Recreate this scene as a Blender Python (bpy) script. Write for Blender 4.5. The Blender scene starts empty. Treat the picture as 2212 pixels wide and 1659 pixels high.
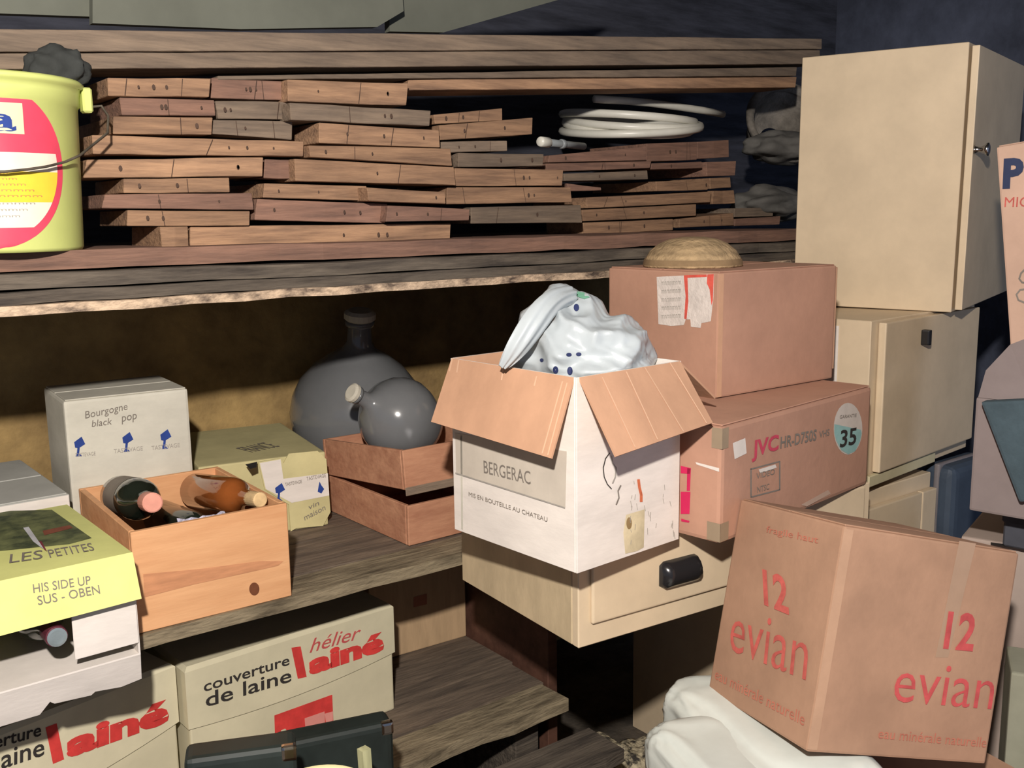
import bpy, bmesh, math, random
from math import sin, cos, radians, pi, sqrt, atan2
from mathutils import Vector, Matrix
from mathutils.bvhtree import BVHTree
from mathutils import noise as mnoise
random.seed(7)
SC = bpy.context.scene
COL = SC.collection

# ------------------------------------------------------------------ camera
Z0 = 1.45                                  # camera height above the floor
FPX, YAW, PITCH, ROLL = 2150.0, radians(37.5), radians(9.5), radians(0.8)
CAMPOS = Vector((0, 0, Z0))
cF = Vector((sin(YAW)*cos(PITCH), cos(YAW)*cos(PITCH), -sin(PITCH)))
r0 = Vector((cos(YAW), -sin(YAW), 0)); u0 = r0.cross(cF)
cR = cos(ROLL)*r0 - sin(ROLL)*u0
cU = cos(ROLL)*u0 + sin(ROLL)*r0
cd = bpy.data.cameras.new('camera'); cam = bpy.data.objects.new('camera', cd); COL.objects.link(cam)
cd.sensor_fit = 'HORIZONTAL'; cd.sensor_width = 36.0; cd.lens = 36.0*FPX/2212.0
cd.clip_start = .02
mw = Matrix((cR, cU, -cF)).transposed().to_4x4(); mw.translation = CAMPOS
cam.matrix_world = mw
SC.camera = cam

# ------------------------------------------------------------------ light
w = bpy.data.worlds.new('world'); SC.world = w; w.use_nodes = True
bg = w.node_tree.nodes['Background']
bg.inputs[0].default_value = (0.58, 0.70, 1.0, 1); bg.inputs[1].default_value = 0.065
ld = bpy.data.lights.new('bare_bulb', 'POINT'); lo = bpy.data.objects.new('bare_bulb', ld); COL.objects.link(lo)
lo.location = (-.15, -.06, .49+Z0); ld.energy = 80; ld.color = (1.0, .925, .85); ld.shadow_soft_size = .03
dl = bpy.data.lights.new('cool_fill_light', 'AREA'); do = bpy.data.objects.new('cool_fill_light', dl); COL.objects.link(do)  # added cool fill for the dim right side, its source is not seen
dl.shape = 'RECTANGLE'; dl.size = 1.0; dl.size_y = 1.8; dl.energy = 4.0; dl.color = (.55, .70, 1.0)
do.location = (3.3, -1.5, 1.3); do.rotation_euler = (V_ := Vector((2.1, 1.3, 1.0))-Vector((3.3, -1.5, 1.3))).to_track_quat('-Z', 'Y').to_euler()
SC.view_settings.view_transform = 'Standard'; SC.view_settings.look = 'None'
SC.view_settings.gamma = 1; SC.view_settings.use_curve_mapping = False
SC.view_settings.exposure = 1.62

# ------------------------------------------------------------------ helpers
def ray(px, py):
    return cF + cR*((px-1106)/FPX) - cU*((py-829.5)/FPX)
def at(px, py, axis, v):
    """world point on the axis-aligned plane seen at that place of the photograph"""
    d = ray(px, py); t = ((v - CAMPOS[axis])/d[axis]); return CAMPOS + d*t
def V(*a): return Vector(a)

def srgb(r, g, b):
    f = lambda c: (c/255/12.92) if c/255 <= .04045 else ((c/255+.055)/1.055)**2.4
    return (f(r), f(g), f(b))
MATS = {}
def mat(name, rgb, rough=.75, var=.12, scale=6, stretch=(1, 1, 1), bump=0, bscale=None, metal=0, spec=.3,
        trans=0, dark=None, alpha=1, coat=0, band=None, fac=(.35, .65)):
    if name in MATS: return MATS[name]
    m = bpy.data.materials.new(name); m.use_nodes = True; nt = m.node_tree; N = nt.nodes; L = nt.links
    p = N['Principled BSDF']
    p.inputs['Roughness'].default_value = rough; p.inputs['Metallic'].default_value = metal
    p.inputs['Specular IOR Level'].default_value = spec
    p.inputs['Transmission Weight'].default_value = trans
    p.inputs['Alpha'].default_value = alpha; p.inputs['Coat Weight'].default_value = coat
    c = srgb(*rgb)
    d = srgb(*dark) if dark else tuple(x*(1-var*2.2) for x in c)
    h = tuple(min(1, x*(1+var)) for x in c) if not dark else c
    tc = N.new('ShaderNodeTexCoord'); mp = N.new('ShaderNodeMapping'); mp.inputs['Scale'].default_value = stretch
    L.new(tc.outputs['Object'], mp.inputs[0])
    oi = N.new('ShaderNodeObjectInfo'); ad = N.new('ShaderNodeVectorMath'); ad.operation = 'ADD'
    sc = N.new('ShaderNodeVectorMath'); sc.operation = 'SCALE'; sc.inputs[3].default_value = 17.3
    cb = N.new('ShaderNodeCombineXYZ')
    for k in range(3): L.new(oi.outputs['Random'], cb.inputs[k])
    L.new(cb.outputs[0], sc.inputs[0]); L.new(mp.outputs[0], ad.inputs[0]); L.new(sc.outputs[0], ad.inputs[1])
    nz = N.new('ShaderNodeTexNoise'); nz.inputs['Scale'].default_value = scale; nz.inputs['Detail'].default_value = 6
    nz.inputs['Roughness'].default_value = .65
    L.new(ad.outputs[0], nz.inputs[0])
    rp = N.new('ShaderNodeValToRGB'); rp.color_ramp.elements[0].position = fac[0]; rp.color_ramp.elements[1].position = fac[1]
    rp.color_ramp.elements[0].color = (*d, 1); rp.color_ramp.elements[1].color = (*h, 1)
    L.new(nz.outputs[0], rp.inputs[0])
    out = rp.outputs[0]
    if band:                                # saw marks / corrugation across one axis
        ax, freq, amt = band
        wv = N.new('ShaderNodeTexWave'); wv.bands_direction = ax; wv.inputs['Scale'].default_value = freq
        wv.inputs['Distortion'].default_value = 3.5; wv.inputs['Detail'].default_value = 3
        L.new(ad.outputs[0], wv.inputs[0])
        mx = N.new('ShaderNodeMixRGB'); mx.blend_type = 'MULTIPLY'; mx.inputs[0].default_value = amt
        L.new(out, mx.inputs[1]); L.new(wv.outputs[0], mx.inputs[2]); out = mx.outputs[0]
    # per-object brightness difference between alike pieces
    hs = N.new('ShaderNodeHueSaturation'); mr = N.new('ShaderNodeMapRange')
    mr.inputs[3].default_value = 1-var*.6; mr.inputs[4].default_value = 1+var*.6
    L.new(oi.outputs['Random'], mr.inputs[0]); L.new(mr.outputs[0], hs.inputs['Value']); L.new(out, hs.inputs['Color'])
    L.new(hs.outputs[0], p.inputs['Base Color'])
    if bump:
        n2 = N.new('ShaderNodeTexNoise'); n2.inputs['Scale'].default_value = bscale or scale*3; n2.inputs['Detail'].default_value = 5
        L.new(ad.outputs[0], n2.inputs[0])
        b = N.new('ShaderNodeBump'); b.inputs['Strength'].default_value = bump; b.inputs['Distance'].default_value = .01
        L.new(n2.outputs[0], b.inputs['Height']); L.new(b.outputs[0], p.inputs['Normal'])
    MATS[name] = m; return m

def bx(bm, x0, y0, z0, x1, y1, z1):
    vs = [bm.verts.new((x, y, z)) for x in (x0, x1) for y in (y0, y1) for z in (z0, z1)]
    for f in ((0, 1, 3, 2), (4, 6, 7, 5), (0, 4, 5, 1), (2, 3, 7, 6), (0, 2, 6, 4), (1, 5, 7, 3)):
        bm.faces.new([vs[i] for i in f])
    return vs
def hexa(bm, p):
    """8 corners: 4 front (bl, br, tr, tl) then 4 back"""
    vs = [bm.verts.new(q) for q in p]
    for f in ((0, 1, 2, 3), (5, 4, 7, 6), (4, 0, 3, 7), (1, 5, 6, 2), (3, 2, 6, 7), (4, 5, 1, 0)):
        bm.faces.new([vs[i] for i in f])
    return vs
def bevel(bm, wd=.003, seg=1):
    bmesh.ops.bevel(bm, geom=bm.edges[:], offset=wd, segments=seg, affect='EDGES', profile=.6, clamp_overlap=True)
    return bm
def B(*a, bev=.002, seg=1):
    bm = bmesh.new(); bx(bm, *a)
    if bev: bevel(bm, bev, seg)
    return bm
def slab(bm, pts, nrm, th):
    """flat polygon given thickness along -nrm"""
    n = Vector(nrm).normalized()*th
    a = [bm.verts.new(Vector(p)) for p in pts]; b = [bm.verts.new(Vector(p)-n) for p in pts]
    bm.faces.new(a); bm.faces.new(b[::-1])
    k = len(pts)
    for i in range(k): bm.faces.new((a[i], b[i], b[(i+1) % k], a[(i+1) % k]))
    bmesh.ops.recalc_face_normals(bm, faces=bm.faces[:])
    return bm
def lathe(bm, prof, seg=32, M=None, cap=True):
    M = M or Matrix(); rings = []
    for r, z in prof:
        rings.append([bm.verts.new(M @ V(r*cos(2*pi*i/seg), r*sin(2*pi*i/seg), z)) for i in range(seg)])
    for a, b in zip(rings, rings[1:]):
        for i in range(seg): bm.faces.new((a[i], a[(i+1) % seg], b[(i+1) % seg], b[i]))
    if cap:
        bm.faces.new(rings[0][::-1]); bm.faces.new(rings[-1])
    return bm
def tube(bm, pts, r, seg=8, closed=False):
    P = [Vector(p) for p in pts]; n = len(P); rings = []
    up = V(0.13, .21, 1).normalized()
    for i, p in enumerate(P):
        a = P[(i-1) % n] if (closed or i) else P[0]; b = P[(i+1) % n] if (closed or i < n-1) else P[-1]
        t = (b-a).normalized(); s = t.cross(up).normalized(); q = s.cross(t)
        rr = r[i] if isinstance(r, (list, tuple)) else r
        rings.append([bm.verts.new(p + s*rr*cos(2*pi*k/seg) + q*rr*sin(2*pi*k/seg)) for k in range(seg)])
    pairs = list(zip(rings, rings[1:])) + ([(rings[-1], rings[0])] if closed else [])
    for a, b in pairs:
        for k in range(seg): bm.faces.new((a[k], a[(k+1) % seg], b[(k+1) % seg], b[k]))
    if not closed: bm.faces.new(rings[0][::-1]); bm.faces.new(rings[-1])
    bmesh.ops.recalc_face_normals(bm, faces=bm.faces[:])
    return bm
def mk(name, bm, m, parent=None, smooth=False, label=None):
    me = bpy.data.meshes.new(name); bm.to_mesh(me); bm.free()
    if smooth:
        for p in me.polygons: p.use_smooth = True
    if m: me.materials.append(m)
    o = bpy.data.objects.new(name, me); COL.objects.link(o)
    if parent is not None: o.parent = parent
    if label: o['label'] = label
    return o
def tag(o, label, cat, group=None):
    o['label'] = label; o['category'] = cat
    if group: o['group'] = group
    return o
def struct(o, label=None):
    o['kind'] = 'structure'
    if label: o['label'] = label
    return o
def frame(pos, yaw=0, tx=0, ty=0):
    M = Matrix.Rotation(yaw, 4, 'Z') @ Matrix.Rotation(tx, 4, 'X') @ Matrix.Rotation(ty, 4, 'Y')
    M.translation = Vector(pos); return M
ROOTM = {}
def thing(name, label, cat, pos, yaw=0, tx=0, ty=0, group=None, zrel=True):
    """Empty at the near left bottom corner of the thing; z given relative to the camera height"""
    o = bpy.data.objects.new(name, None); COL.objects.link(o); o.empty_display_size = .05
    p = Vector(pos)
    if zrel: p.z += Z0
    M = frame(p, radians(yaw), radians(tx), radians(ty)); o.matrix_world = M; ROOTM[o.name] = M
    return tag(o, label, cat, group)
FACE = {'front': (1, V(0, -1, 0)), 'left': (0, V(-1, 0, 0)), 'top': (2, V(0, 0, 1)), 'right': (0, V(1, 0, 0))}
def loc(root, axis, val, px):
    Mi = ROOTM[root.name].inverted(); o = Mi @ CAMPOS; d = Mi.to_3x3() @ ray(*px)
    return o + d*((val-o[axis])/d[axis])
def decal(root, name, face, pxs, m, val=0.0, off=.0008, label=None, parent=None):
    ax, n = FACE[face]
    pts = [loc(root, ax, val, p) + n*off for p in pxs]
    bm = bmesh.new(); vs = [bm.verts.new(p) for p in pts]; f = bm.faces.new(vs); f.normal_update()
    if f.normal.dot(n) < 0: bmesh.ops.reverse_faces(bm, faces=[f])
    bmesh.ops.triangulate(bm, faces=bm.faces[:])
    return mk(name, bm, m, parent or root, label=label)
def text_geo(s, bold=0.0, shear=0):
    cu = bpy.data.curves.new('t', 'FONT'); cu.body = s; cu.size = 1; cu.offset = bold; cu.shear = shear; cu.resolution_u = 3
    ob = bpy.data.objects.new('t', cu); COL.objects.link(ob)
    dg = bpy.context.evaluated_depsgraph_get(); me = bpy.data.meshes.new_from_object(ob.evaluated_get(dg))
    vs = [v.co.copy() for v in me.vertices]; fs = [tuple(p.vertices) for p in me.polygons]
    bpy.data.objects.remove(ob); bpy.data.curves.remove(cu); bpy.data.meshes.remove(me)
    return vs, fs
def text(root, s, face, A, Bp, T, m, val=0.0, off=.0014, bold=0.0, shear=0, name='lettering', parent=None, ortho=True):
    ax, n = FACE[face]
    a, b, t = (loc(root, ax, val, p) for p in (A, Bp, T))
    u = b-a; v = t-a
    if ortho: v = v - u*(v.dot(u)/u.dot(u))
    vs, fs = text_geo(s, bold, shear)
    x0 = min(q.x for q in vs); x1 = max(q.x for q in vs); y1 = max(q.y for q in vs); y0 = min(0, min(q.y for q in vs))
    bm = bmesh.new()
    bv = [bm.verts.new(a + u*((q.x-x0)/(x1-x0)) + v*(q.y/y1) + n*off) for q in vs]
    for f in fs:
        try: bm.faces.new([bv[i] for i in f])
        except ValueError: pass
    for f in bm.faces:
        f.normal_update()
        if f.normal.dot(n) < 0: f.normal_flip()
    return mk(name, bm, m, parent or root)

# ------------------------------------------------------------------ materials
WOOD = mat('old_pine', (172, 136, 106), .85, .25, 5, (1.2, 8, 14), .35, dark=(120, 94, 76), fac=(.3, .66))
WOODG = mat('grey_pine', (140, 122, 104), .9, .2, 5, (1.2, 8, 14), .35, dark=(98, 86, 76), fac=(.3, .7))
WOODR = mat('reddish_pine', (152, 116, 98), .85, .2, 5, (1.2, 8, 14), .35, dark=(106, 82, 72), fac=(.3, .7))
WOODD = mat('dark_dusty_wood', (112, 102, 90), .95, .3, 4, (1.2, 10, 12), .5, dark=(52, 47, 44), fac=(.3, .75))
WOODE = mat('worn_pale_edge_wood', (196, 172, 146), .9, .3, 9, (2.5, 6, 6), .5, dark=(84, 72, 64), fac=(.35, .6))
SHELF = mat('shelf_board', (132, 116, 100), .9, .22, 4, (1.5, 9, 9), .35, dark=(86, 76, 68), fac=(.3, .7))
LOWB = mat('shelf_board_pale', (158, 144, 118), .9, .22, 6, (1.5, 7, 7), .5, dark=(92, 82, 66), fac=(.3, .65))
CRATE = mat('pine_crate', (226, 174, 128), .65, .1, 3, (1.2, 6, 9), .1, dark=(204, 148, 104), fac=(.25, .7))
CRATE2 = mat('crate_wood_red', (202, 150, 118), .75, .12, 4, (2, 6, 9), .15, dark=(168, 116, 90), fac=(.3, .7))
KRAFT = mat('kraft_card', (184, 141, 119), .85, .07, 4, (1, 1, 1), .06, 60)
KRAFTP = mat('kraft_card_pale', (200, 156, 126), .85, .06, 5, (1, 1, 1), .06, 60)
KRAFTD = mat('kraft_card_dusty', (168, 132, 108), .85, .08, 5, (1, 1, 1), .06, 60)
WHITEC = mat('white_card', (228, 220, 212), .75, .05, 6, (1, 1, 3), .05, 50)
OFFW = mat('off_white_card', (206, 202, 188), .75, .06, 6, (1, 1, 2), .05, 50)
GREYC = mat('grey_white_card', (178, 178, 172), .8, .06, 5, (1, 1, 1), .05, 40)
YELC = mat('yellowed_card', (206, 196, 146), .8, .08, 5, (1, 1, 1), .05, 40)
CREAMC = mat('cream_card', (214, 206, 176), .8, .05, 5, (1, 1, 1), .06, 40)
LIME = mat('lime_print', (220, 222, 142), .7, .06, 5)
BEIGE = mat('beige_laminate', (214, 194, 164), .5, .04, 8, (1, 1, 1), .03, 60, spec=.4)
BEIGE2 = mat('beige_laminate_stained', (204, 184, 150), .6, .1, 4, (2, 2, 1), .05, 60, spec=.35)
BLACKP = mat('black_plastic', (34, 34, 36), .22, .05, 5, spec=.6)
CHROME = mat('chrome', (200, 200, 200), .18, .03, 5, metal=1)
HOLE = mat('dark_hole', (84, 66, 56), .9, .1, 10)
INK = mat('black_ink', (52, 48, 46), .8, .05, 20)
INKG = mat('grey_ink', (128, 120, 112), .8, .08, 30)
INKF = mat('faint_ink', (166, 160, 152), .8, .08, 30)
REDI = mat('red_ink', (216, 66, 62), .7, .08, 30)
PINKI = mat('faded_red_ink', (196, 84, 84), .8, .1, 40)
EVINK = mat('pale_red_ink', (190, 92, 84), .8, .12, 40)
FAINTR = mat('very_faint_red_ink', (184, 112, 92), .8, .1, 40)
BLUEI = mat('blue_ink', (40, 66, 140), .7, .08, 30)
TAPE = mat('brown_tape', (188, 152, 122), .35, .05, 8, spec=.5)
TAPEG = mat('grey_tape', (150, 132, 110), .4, .06, 8, spec=.4)

# ------------------------------------------------------------------ room
struct(mk('floor', B(-2.2, -1.6, -.12, 3.7, 2.62, 0, bev=0), mat('earth_floor', (96, 88, 78), .95, .3, 7, bump=.8, bscale=30, dark=(52, 48, 44))), 'dusty dark earth floor of the cellar')
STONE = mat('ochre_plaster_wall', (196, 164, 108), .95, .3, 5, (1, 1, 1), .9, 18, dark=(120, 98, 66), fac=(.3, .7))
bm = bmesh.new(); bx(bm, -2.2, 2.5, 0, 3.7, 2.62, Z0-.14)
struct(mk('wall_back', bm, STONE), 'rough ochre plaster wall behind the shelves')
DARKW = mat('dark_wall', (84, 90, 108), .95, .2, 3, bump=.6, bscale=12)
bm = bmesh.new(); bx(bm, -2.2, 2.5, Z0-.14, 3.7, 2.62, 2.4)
struct(mk('wall_back_upper', bm, mat('shade_dark_wall', (64, 66, 76), .95, .2, 4, (1, 1, 8), .5)), 'upper back wall above the plaster, coloured dark for shade')  # shade on the upper wall is put into its dark colour
struct(mk('wall_right', B(3.58, -1.6, 0, 3.7, 2.5, 2.4, bev=0), DARKW), 'dark wall at the right end of the cellar')
struct(mk('ceiling', B(-2.2, -1.6, 2.4, 3.7, 2.62, 2.5, bev=0), mat('dark_ceiling', (66, 62, 58), .95, .2, 4)), 'dark ceiling')

# ------------------------------------------------------------------ shelves
def board_x(name, x0, x1, y0, y1, z0, z1, m, parent, seed=0, wob=.004, n=14):
    """long board along x with slightly wavy edges"""
    random.seed(seed); bm = bmesh.new(); rings = []
    for i in range(n+1):
        x = x0 + (x1-x0)*i/n; j = lambda a: (random.random()-.5)*2*a
        dy = j(wob); dz = j(wob*.35)
        rings.append([bm.verts.new(p) for p in ((x, y0+dy, z0+dz), (x, y0+dy, z1+dz), (x, y1, z1), (x, y1, z0))])
    for a, b in zip(rings, rings[1:]):
        for k in range(4): bm.faces.new((a[k], b[k], b[(k+1) % 4], a[(k+1) % 4]))
    bm.faces.new(rings[0][::-1]); bm.faces.new(rings[-1])
    bmesh.ops.recalc_face_normals(bm, faces=bm.faces[:])
    return mk(name, bm, m, parent)
def shelf(label):
    o = bpy.data.objects.new('plank_shelf', None); COL.objects.link(o); return tag(o, label, 'shelf', None)
us = shelf('upper shelf of long dark boards layered one on another')
Z = Z0
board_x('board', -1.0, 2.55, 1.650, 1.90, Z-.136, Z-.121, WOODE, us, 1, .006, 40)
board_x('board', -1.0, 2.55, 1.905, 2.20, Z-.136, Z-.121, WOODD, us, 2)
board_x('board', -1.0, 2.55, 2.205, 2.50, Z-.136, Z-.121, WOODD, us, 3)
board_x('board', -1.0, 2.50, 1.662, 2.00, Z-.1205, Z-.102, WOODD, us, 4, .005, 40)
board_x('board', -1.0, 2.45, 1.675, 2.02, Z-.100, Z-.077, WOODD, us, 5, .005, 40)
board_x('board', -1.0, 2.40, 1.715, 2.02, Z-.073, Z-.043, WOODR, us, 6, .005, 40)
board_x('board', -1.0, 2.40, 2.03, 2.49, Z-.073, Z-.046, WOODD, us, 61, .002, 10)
for k, xx in enumerate((-.6, .5, 1.6, 2.3)):      # thin spacers between the layers
    mk('spacer', B(xx, 1.80, Z-.121, xx+.05, 2.48, Z-.0745, bev=0), WOODD, us)
ms = shelf('middle shelf of wide worn boards carrying the wine crates')
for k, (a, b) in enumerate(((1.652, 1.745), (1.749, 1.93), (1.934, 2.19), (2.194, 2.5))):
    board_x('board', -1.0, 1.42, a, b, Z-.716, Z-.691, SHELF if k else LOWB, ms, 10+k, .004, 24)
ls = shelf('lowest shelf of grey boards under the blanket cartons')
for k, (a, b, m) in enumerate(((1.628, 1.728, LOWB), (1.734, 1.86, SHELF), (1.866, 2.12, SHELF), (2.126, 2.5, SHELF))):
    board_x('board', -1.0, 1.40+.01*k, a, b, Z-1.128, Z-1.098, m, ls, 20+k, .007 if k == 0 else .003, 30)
for xx in (-.7, .45, 1.30): mk('bearer', B(xx, 1.70, 0, xx+.07, 2.45, Z-1.1285, bev=.003), WOODD, ls)
o = board_x('plank', .2, 1.42, 1.46, 1.58, Z-1.185, Z-1.155, WOODD, None, 31, .008, 20)
tag(o, 'dark loose plank lying low in front of the lowest shelf', 'plank')
for xx in (.3, 1.28):
    q = mk('support_block', B(xx, 1.47, 0, xx+.09, 1.57, Z-1.156, bev=.004), WOODD)
    tag(q, 'dark wooden block under the loose plank, ' + ('left end' if xx < 1 else 'right end'), 'block')
up = mk('upright_panel', B(1.432, 1.74, 0, 1.462, 2.2, Z-.73, bev=.002), mat('dark_brown_panel', (98, 68, 56), .6, .15, 4, (1, 6, 6)))
tag(up, 'dark brown upright panel at the right end of the lowest shelf', 'panel')

# ------------------------------------------------------------------ boards stacked on the upper shelf
ORD = ['topmost', 'second', 'third', 'fourth', 'fifth', 'sixth', 'seventh', 'eighth', 'ninth', 'tenth', 'eleventh', 'twelfth']
def pilepiece(q, Yf, depth, m, label, group, name='cut_board', wob=.0015):
    x0, x1, tl, tr, bl, br = q
    a = [at(x0, bl, 1, Yf), at(x1, br, 1, Yf), at(x1, tr, 1, Yf), at(x0, tl, 1, Yf)]
    base = Vector(a[0]); bm = bmesh.new()
    n = max(2, int((x1-x0)/70)); rings = []
    for i in range(n+1):
        t = i/n
        b_ = a[0].lerp(a[1], t)-base; t_ = a[3].lerp(a[2], t)-base
        jy = (random.random()-.5)*2*wob*2
        jz = (random.random()-.5)*wob if 0 < i < n else 0
        sk = (random.random()-.5)*.012 if i in (0, n) else 0
        rings.append([bm.verts.new(p) for p in (b_+V(sk, jy, jz), t_+V(0, jy, jz), t_+V(0, depth, 0), b_+V(0, depth, 0))])
    for r1, r2 in zip(rings, rings[1:]):
        for k in range(4): bm.faces.new((r1[k], r2[k], r2[(k+1) % 4], r1[(k+1) % 4]))
    bm.faces.new(rings[0][::-1]); bm.faces.new(rings[-1])
    bmesh.ops.recalc_face_normals(bm, faces=bm.faces[:])
    bevel(bm, .0012)
    o = mk(name, bm, m); o.location = base
    if x1-x0 > 100 and name == 'cut_board':
        for k in range(random.choice((1, 2, 2, 3))):
            t = random.uniform(.08, .95); c = (a[0].lerp(a[1], t)+a[3].lerp(a[2], t))/2-base
            hb_ = bmesh.new(); rr = random.uniform(.0018, .0034)
            hb_.faces.new([hb_.verts.new((c.x+rr*cos(q_*pi/4), -.0042, c.z+rr*1.5*sin(q_*pi/4))) for q_ in range(8)])
            mk('nail_hole', hb_, HOLE, o)
        for k in range(random.choice((0, 1, 1, 2))):
            t = random.uniform(.1, .9); c0 = a[0].lerp(a[1], t)-base; c1 = a[3].lerp(a[2], t+random.uniform(-.03, .03))-base
            hb_ = bmesh.new()
            hb_.faces.new([hb_.verts.new(p) for p in ((c0.x, -.0040, c0.z+.001), (c0.x+.0013, -.0040, c0.z+.001), (c1.x+.0013, -.0040, c1.z-.001), (c1.x, -.0040, c1.z-.001))])
            mk('saw_cut', hb_, HOLE, o)
    return tag(o, label, 'board', group)
random.seed(3)
W_, G_, R_ = WOOD, WOODG, WOODR
STACKS = [
 ('leftmost stack, beside the yellow bucket', 1.80, [
  (232, 455, 168, 170, 207, 210, W_), (257, 464, 211, 216, 249, 250, R_), (246, 459, 251, 254, 289, 291, W_),
  (198, 655, 292, 306, 333, 338, W_), (188, 570, 345, 340, 384, 381, W_), (268, 494, 386, 384, 417, 415, W_),
  (228, 545, 420, 417, 450, 453, R_), (275, 541, 454, 456, 488, 487, W_), (346, 407, 490, 489, 537, 537, W_)]),
 ('second stack from the left', 1.815, [
  (457, 618, 168, 176, 212, 216, R_), (466, 624, 218, 220, 256, 258, G_), (462, 632, 259, 262, 289, 302, G_),
  (572, 634, 344, 344, 385, 386, R_), (572, 793, 396, 402, 427, 433, W_), (555, 836, 430, 440, 475, 482, R_),
  (411, 975, 489, 483, 531, 528, W_)]),
 ('third stack from the left', 1.79, [
  (620, 881, 172, 180, 219, 228, W_), (626, 932, 222, 239, 259, 272, G_), (688, 949, 265, 281, 309, 318, W_),
  (668, 975, 314, 321, 339, 358, W_), (637, 979, 343, 361, 391, 400, W_), (792, 962, 405, 415, 434, 440, W_),
  (839, 1014, 444, 452, 479, 476, R_)]),
 ('stack in the middle, ending under the dark gap', 1.83, [
  (936, 1085, 248, 234, 268, 260, W_), (951, 1151, 270, 254, 302, 290, W_), (955, 1096, 306, 304, 330, 326, G_),
  (990, 1175, 330, 333, 361, 358, G_), (982, 1216, 363, 367, 402, 401, W_), (966, 1232, 404, 405, 441, 437, W_),
  (1016, 1256, 448, 443, 483, 481, G_)]),
 ('stack right below the white coil', 1.93, [
  (1186, 1397, 336, 316, 351, 346, R_), (1180, 1406, 353, 348, 371, 363, R_), (1218, 1400, 375, 368, 391, 387, G_),
  (1225, 1297, 396, 405, 413, 411, R_), (1266, 1536, 427, 414, 450, 437, W_), (1258, 1505, 453, 441, 478, 466, W_),
  (1261, 1454, 481, 473, 506, 497, W_)]),
 ('rightmost stack, next to the tall cabinet', 1.95, [
  (1398, 1505, 310, 306, 349, 345, R_), (1507, 1575, 306, 302, 343, 339, R_), (1408, 1516, 353, 349, 366, 363, R_),
  (1525, 1590, 350, 348, 381, 379, R_), (1416, 1531, 392, 388, 413, 410, W_), (1533, 1578, 385, 383, 408, 405, W_),
  (1540, 1584, 412, 411, 441, 439, W_), (1466, 1585, 473, 460, 492, 487, W_), (1586, 1671, 450, 448, 469, 467, G_),
  (1587, 1686, 473, 467, 488, 485, R_)])]
for si, (sname, Yf, lst) in enumerate(STACKS):
    for i, q in enumerate(lst):
        pilepiece(q[:6], Yf+random.uniform(-.012, .012), random.uniform(.14, .26), q[6],
                  f'weathered cut board, {ORD[i]} of the {sname}', 'cut boards piled on the upper shelf')
LONG = [((-60, 1775, 62, 84, 112, 106), 1.80, WOODG, 'topmost long plank lying across the top of the pile'),
        ((-60, 1772, 115, 108, 150, 138), 1.81, WOODG, 'second long plank from the top across the pile'),
        ((470, 1722, 164, 145, 172, 164), 1.82, WOODG, 'long thin plank directly above the stacks, under a dark gap'),
        ((884, 1722, 172, 166, 195, 189), 1.83, WOOD, 'long plank spanning the dark opening above the white coil')]
for q, Yf, m, lb in LONG:
    pilepiece(q, Yf, .13, m, lb, 'long planks on top of the pile', 'long_plank', .001)
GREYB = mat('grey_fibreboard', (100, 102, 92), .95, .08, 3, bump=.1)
def sheet(pxs, Y, th, label):
    pts = [at(x, y, 1, Y) for x, y in pxs]; base = Vector(pts[0]); bm = bmesh.new()
    slab(bm, [p-base for p in pts], (0, -1, 0), th)
    o = mk('fibreboard_sheet', bm, GREYB); o.location = base
    return tag(o, label, 'board', 'grey sheets on top of the planks')
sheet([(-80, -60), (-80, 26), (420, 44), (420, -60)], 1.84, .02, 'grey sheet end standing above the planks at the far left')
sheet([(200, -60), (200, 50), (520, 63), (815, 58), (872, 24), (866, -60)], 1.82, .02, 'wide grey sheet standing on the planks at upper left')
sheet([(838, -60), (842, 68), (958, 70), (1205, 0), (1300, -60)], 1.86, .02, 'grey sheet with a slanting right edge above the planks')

# ------------------------------------------------------------------ carton helper
def carton(root, w, d, h, m, tape=None, bev=.004, seam=True, bulge=0.0, name='body'):
    bm = bmesh.new(); bx(bm, 0, 0, 0, w, d, h); bevel(bm, bev, 2)
    body = mk(name, bm, m, root)
    if seam:
        for s in (0, 1):
            mk('top_flap', B(.004, .003+s*d/2, h, w-.004, d/2-.0015+s*d/2-.0025, h+.0025, bev=.0008), m, root)
        if tape: mk('tape', B(.0, d/2-.024, h+.0025, w, d/2+.024, h+.0031, bev=0), tape, root)
    return body

# ------------------------------------------------------------------ pine wine crate with bottles
cr = thing('wine_crate', 'open pine wine crate holding wine bottles on the middle shelf', 'crate', (.466, 1.66, -.690), -1.3)
w_, d_, h_, t_ = .279, .355, .179, .011
mk('front_panel', B(0, 0, 0, w_, t_, h_, bev=.0015), CRATE, cr)
mk('back_panel', B(0, d_-t_, 0, w_, d_, h_, bev=.0015), CRATE, cr)
mk('side_panel', B(0, t_+.0004, 0, t_, d_-t_-.0004, h_, bev=.0015), CRATE, cr)
mk('side_panel', B(w_-t_, t_+.0004, 0, w_, d_-t_-.0004, h_, bev=.0015), CRATE, cr)
mk('bottom_panel', B(t_, t_, 0, w_-t_, d_-t_, .008, bev=0), CRATE, cr)
KNOT = mat('knot', (112, 66, 42), .7, .15, 20); GRAIN = mat('grain_streak', (206, 146, 106), .7, .1, 6, (1.5, 1, 10))
import itertools
def ell(cx, cy, rx, ry, n=20, ang=0): return [(cx+rx*cos(2*pi*i/n+ang), cy+ry*sin(2*pi*i/n+ang)) for i in range(n)]
decal(cr, 'knot', 'front', ell(549, 1272, 11, 14), KNOT)
decal(cr, 'grain_streak', 'front', [(309, 1240), (430, 1229), (560, 1212), (612, 1212), (600, 1222), (520, 1240), (420, 1262), (312, 1290)], GRAIN)
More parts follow.
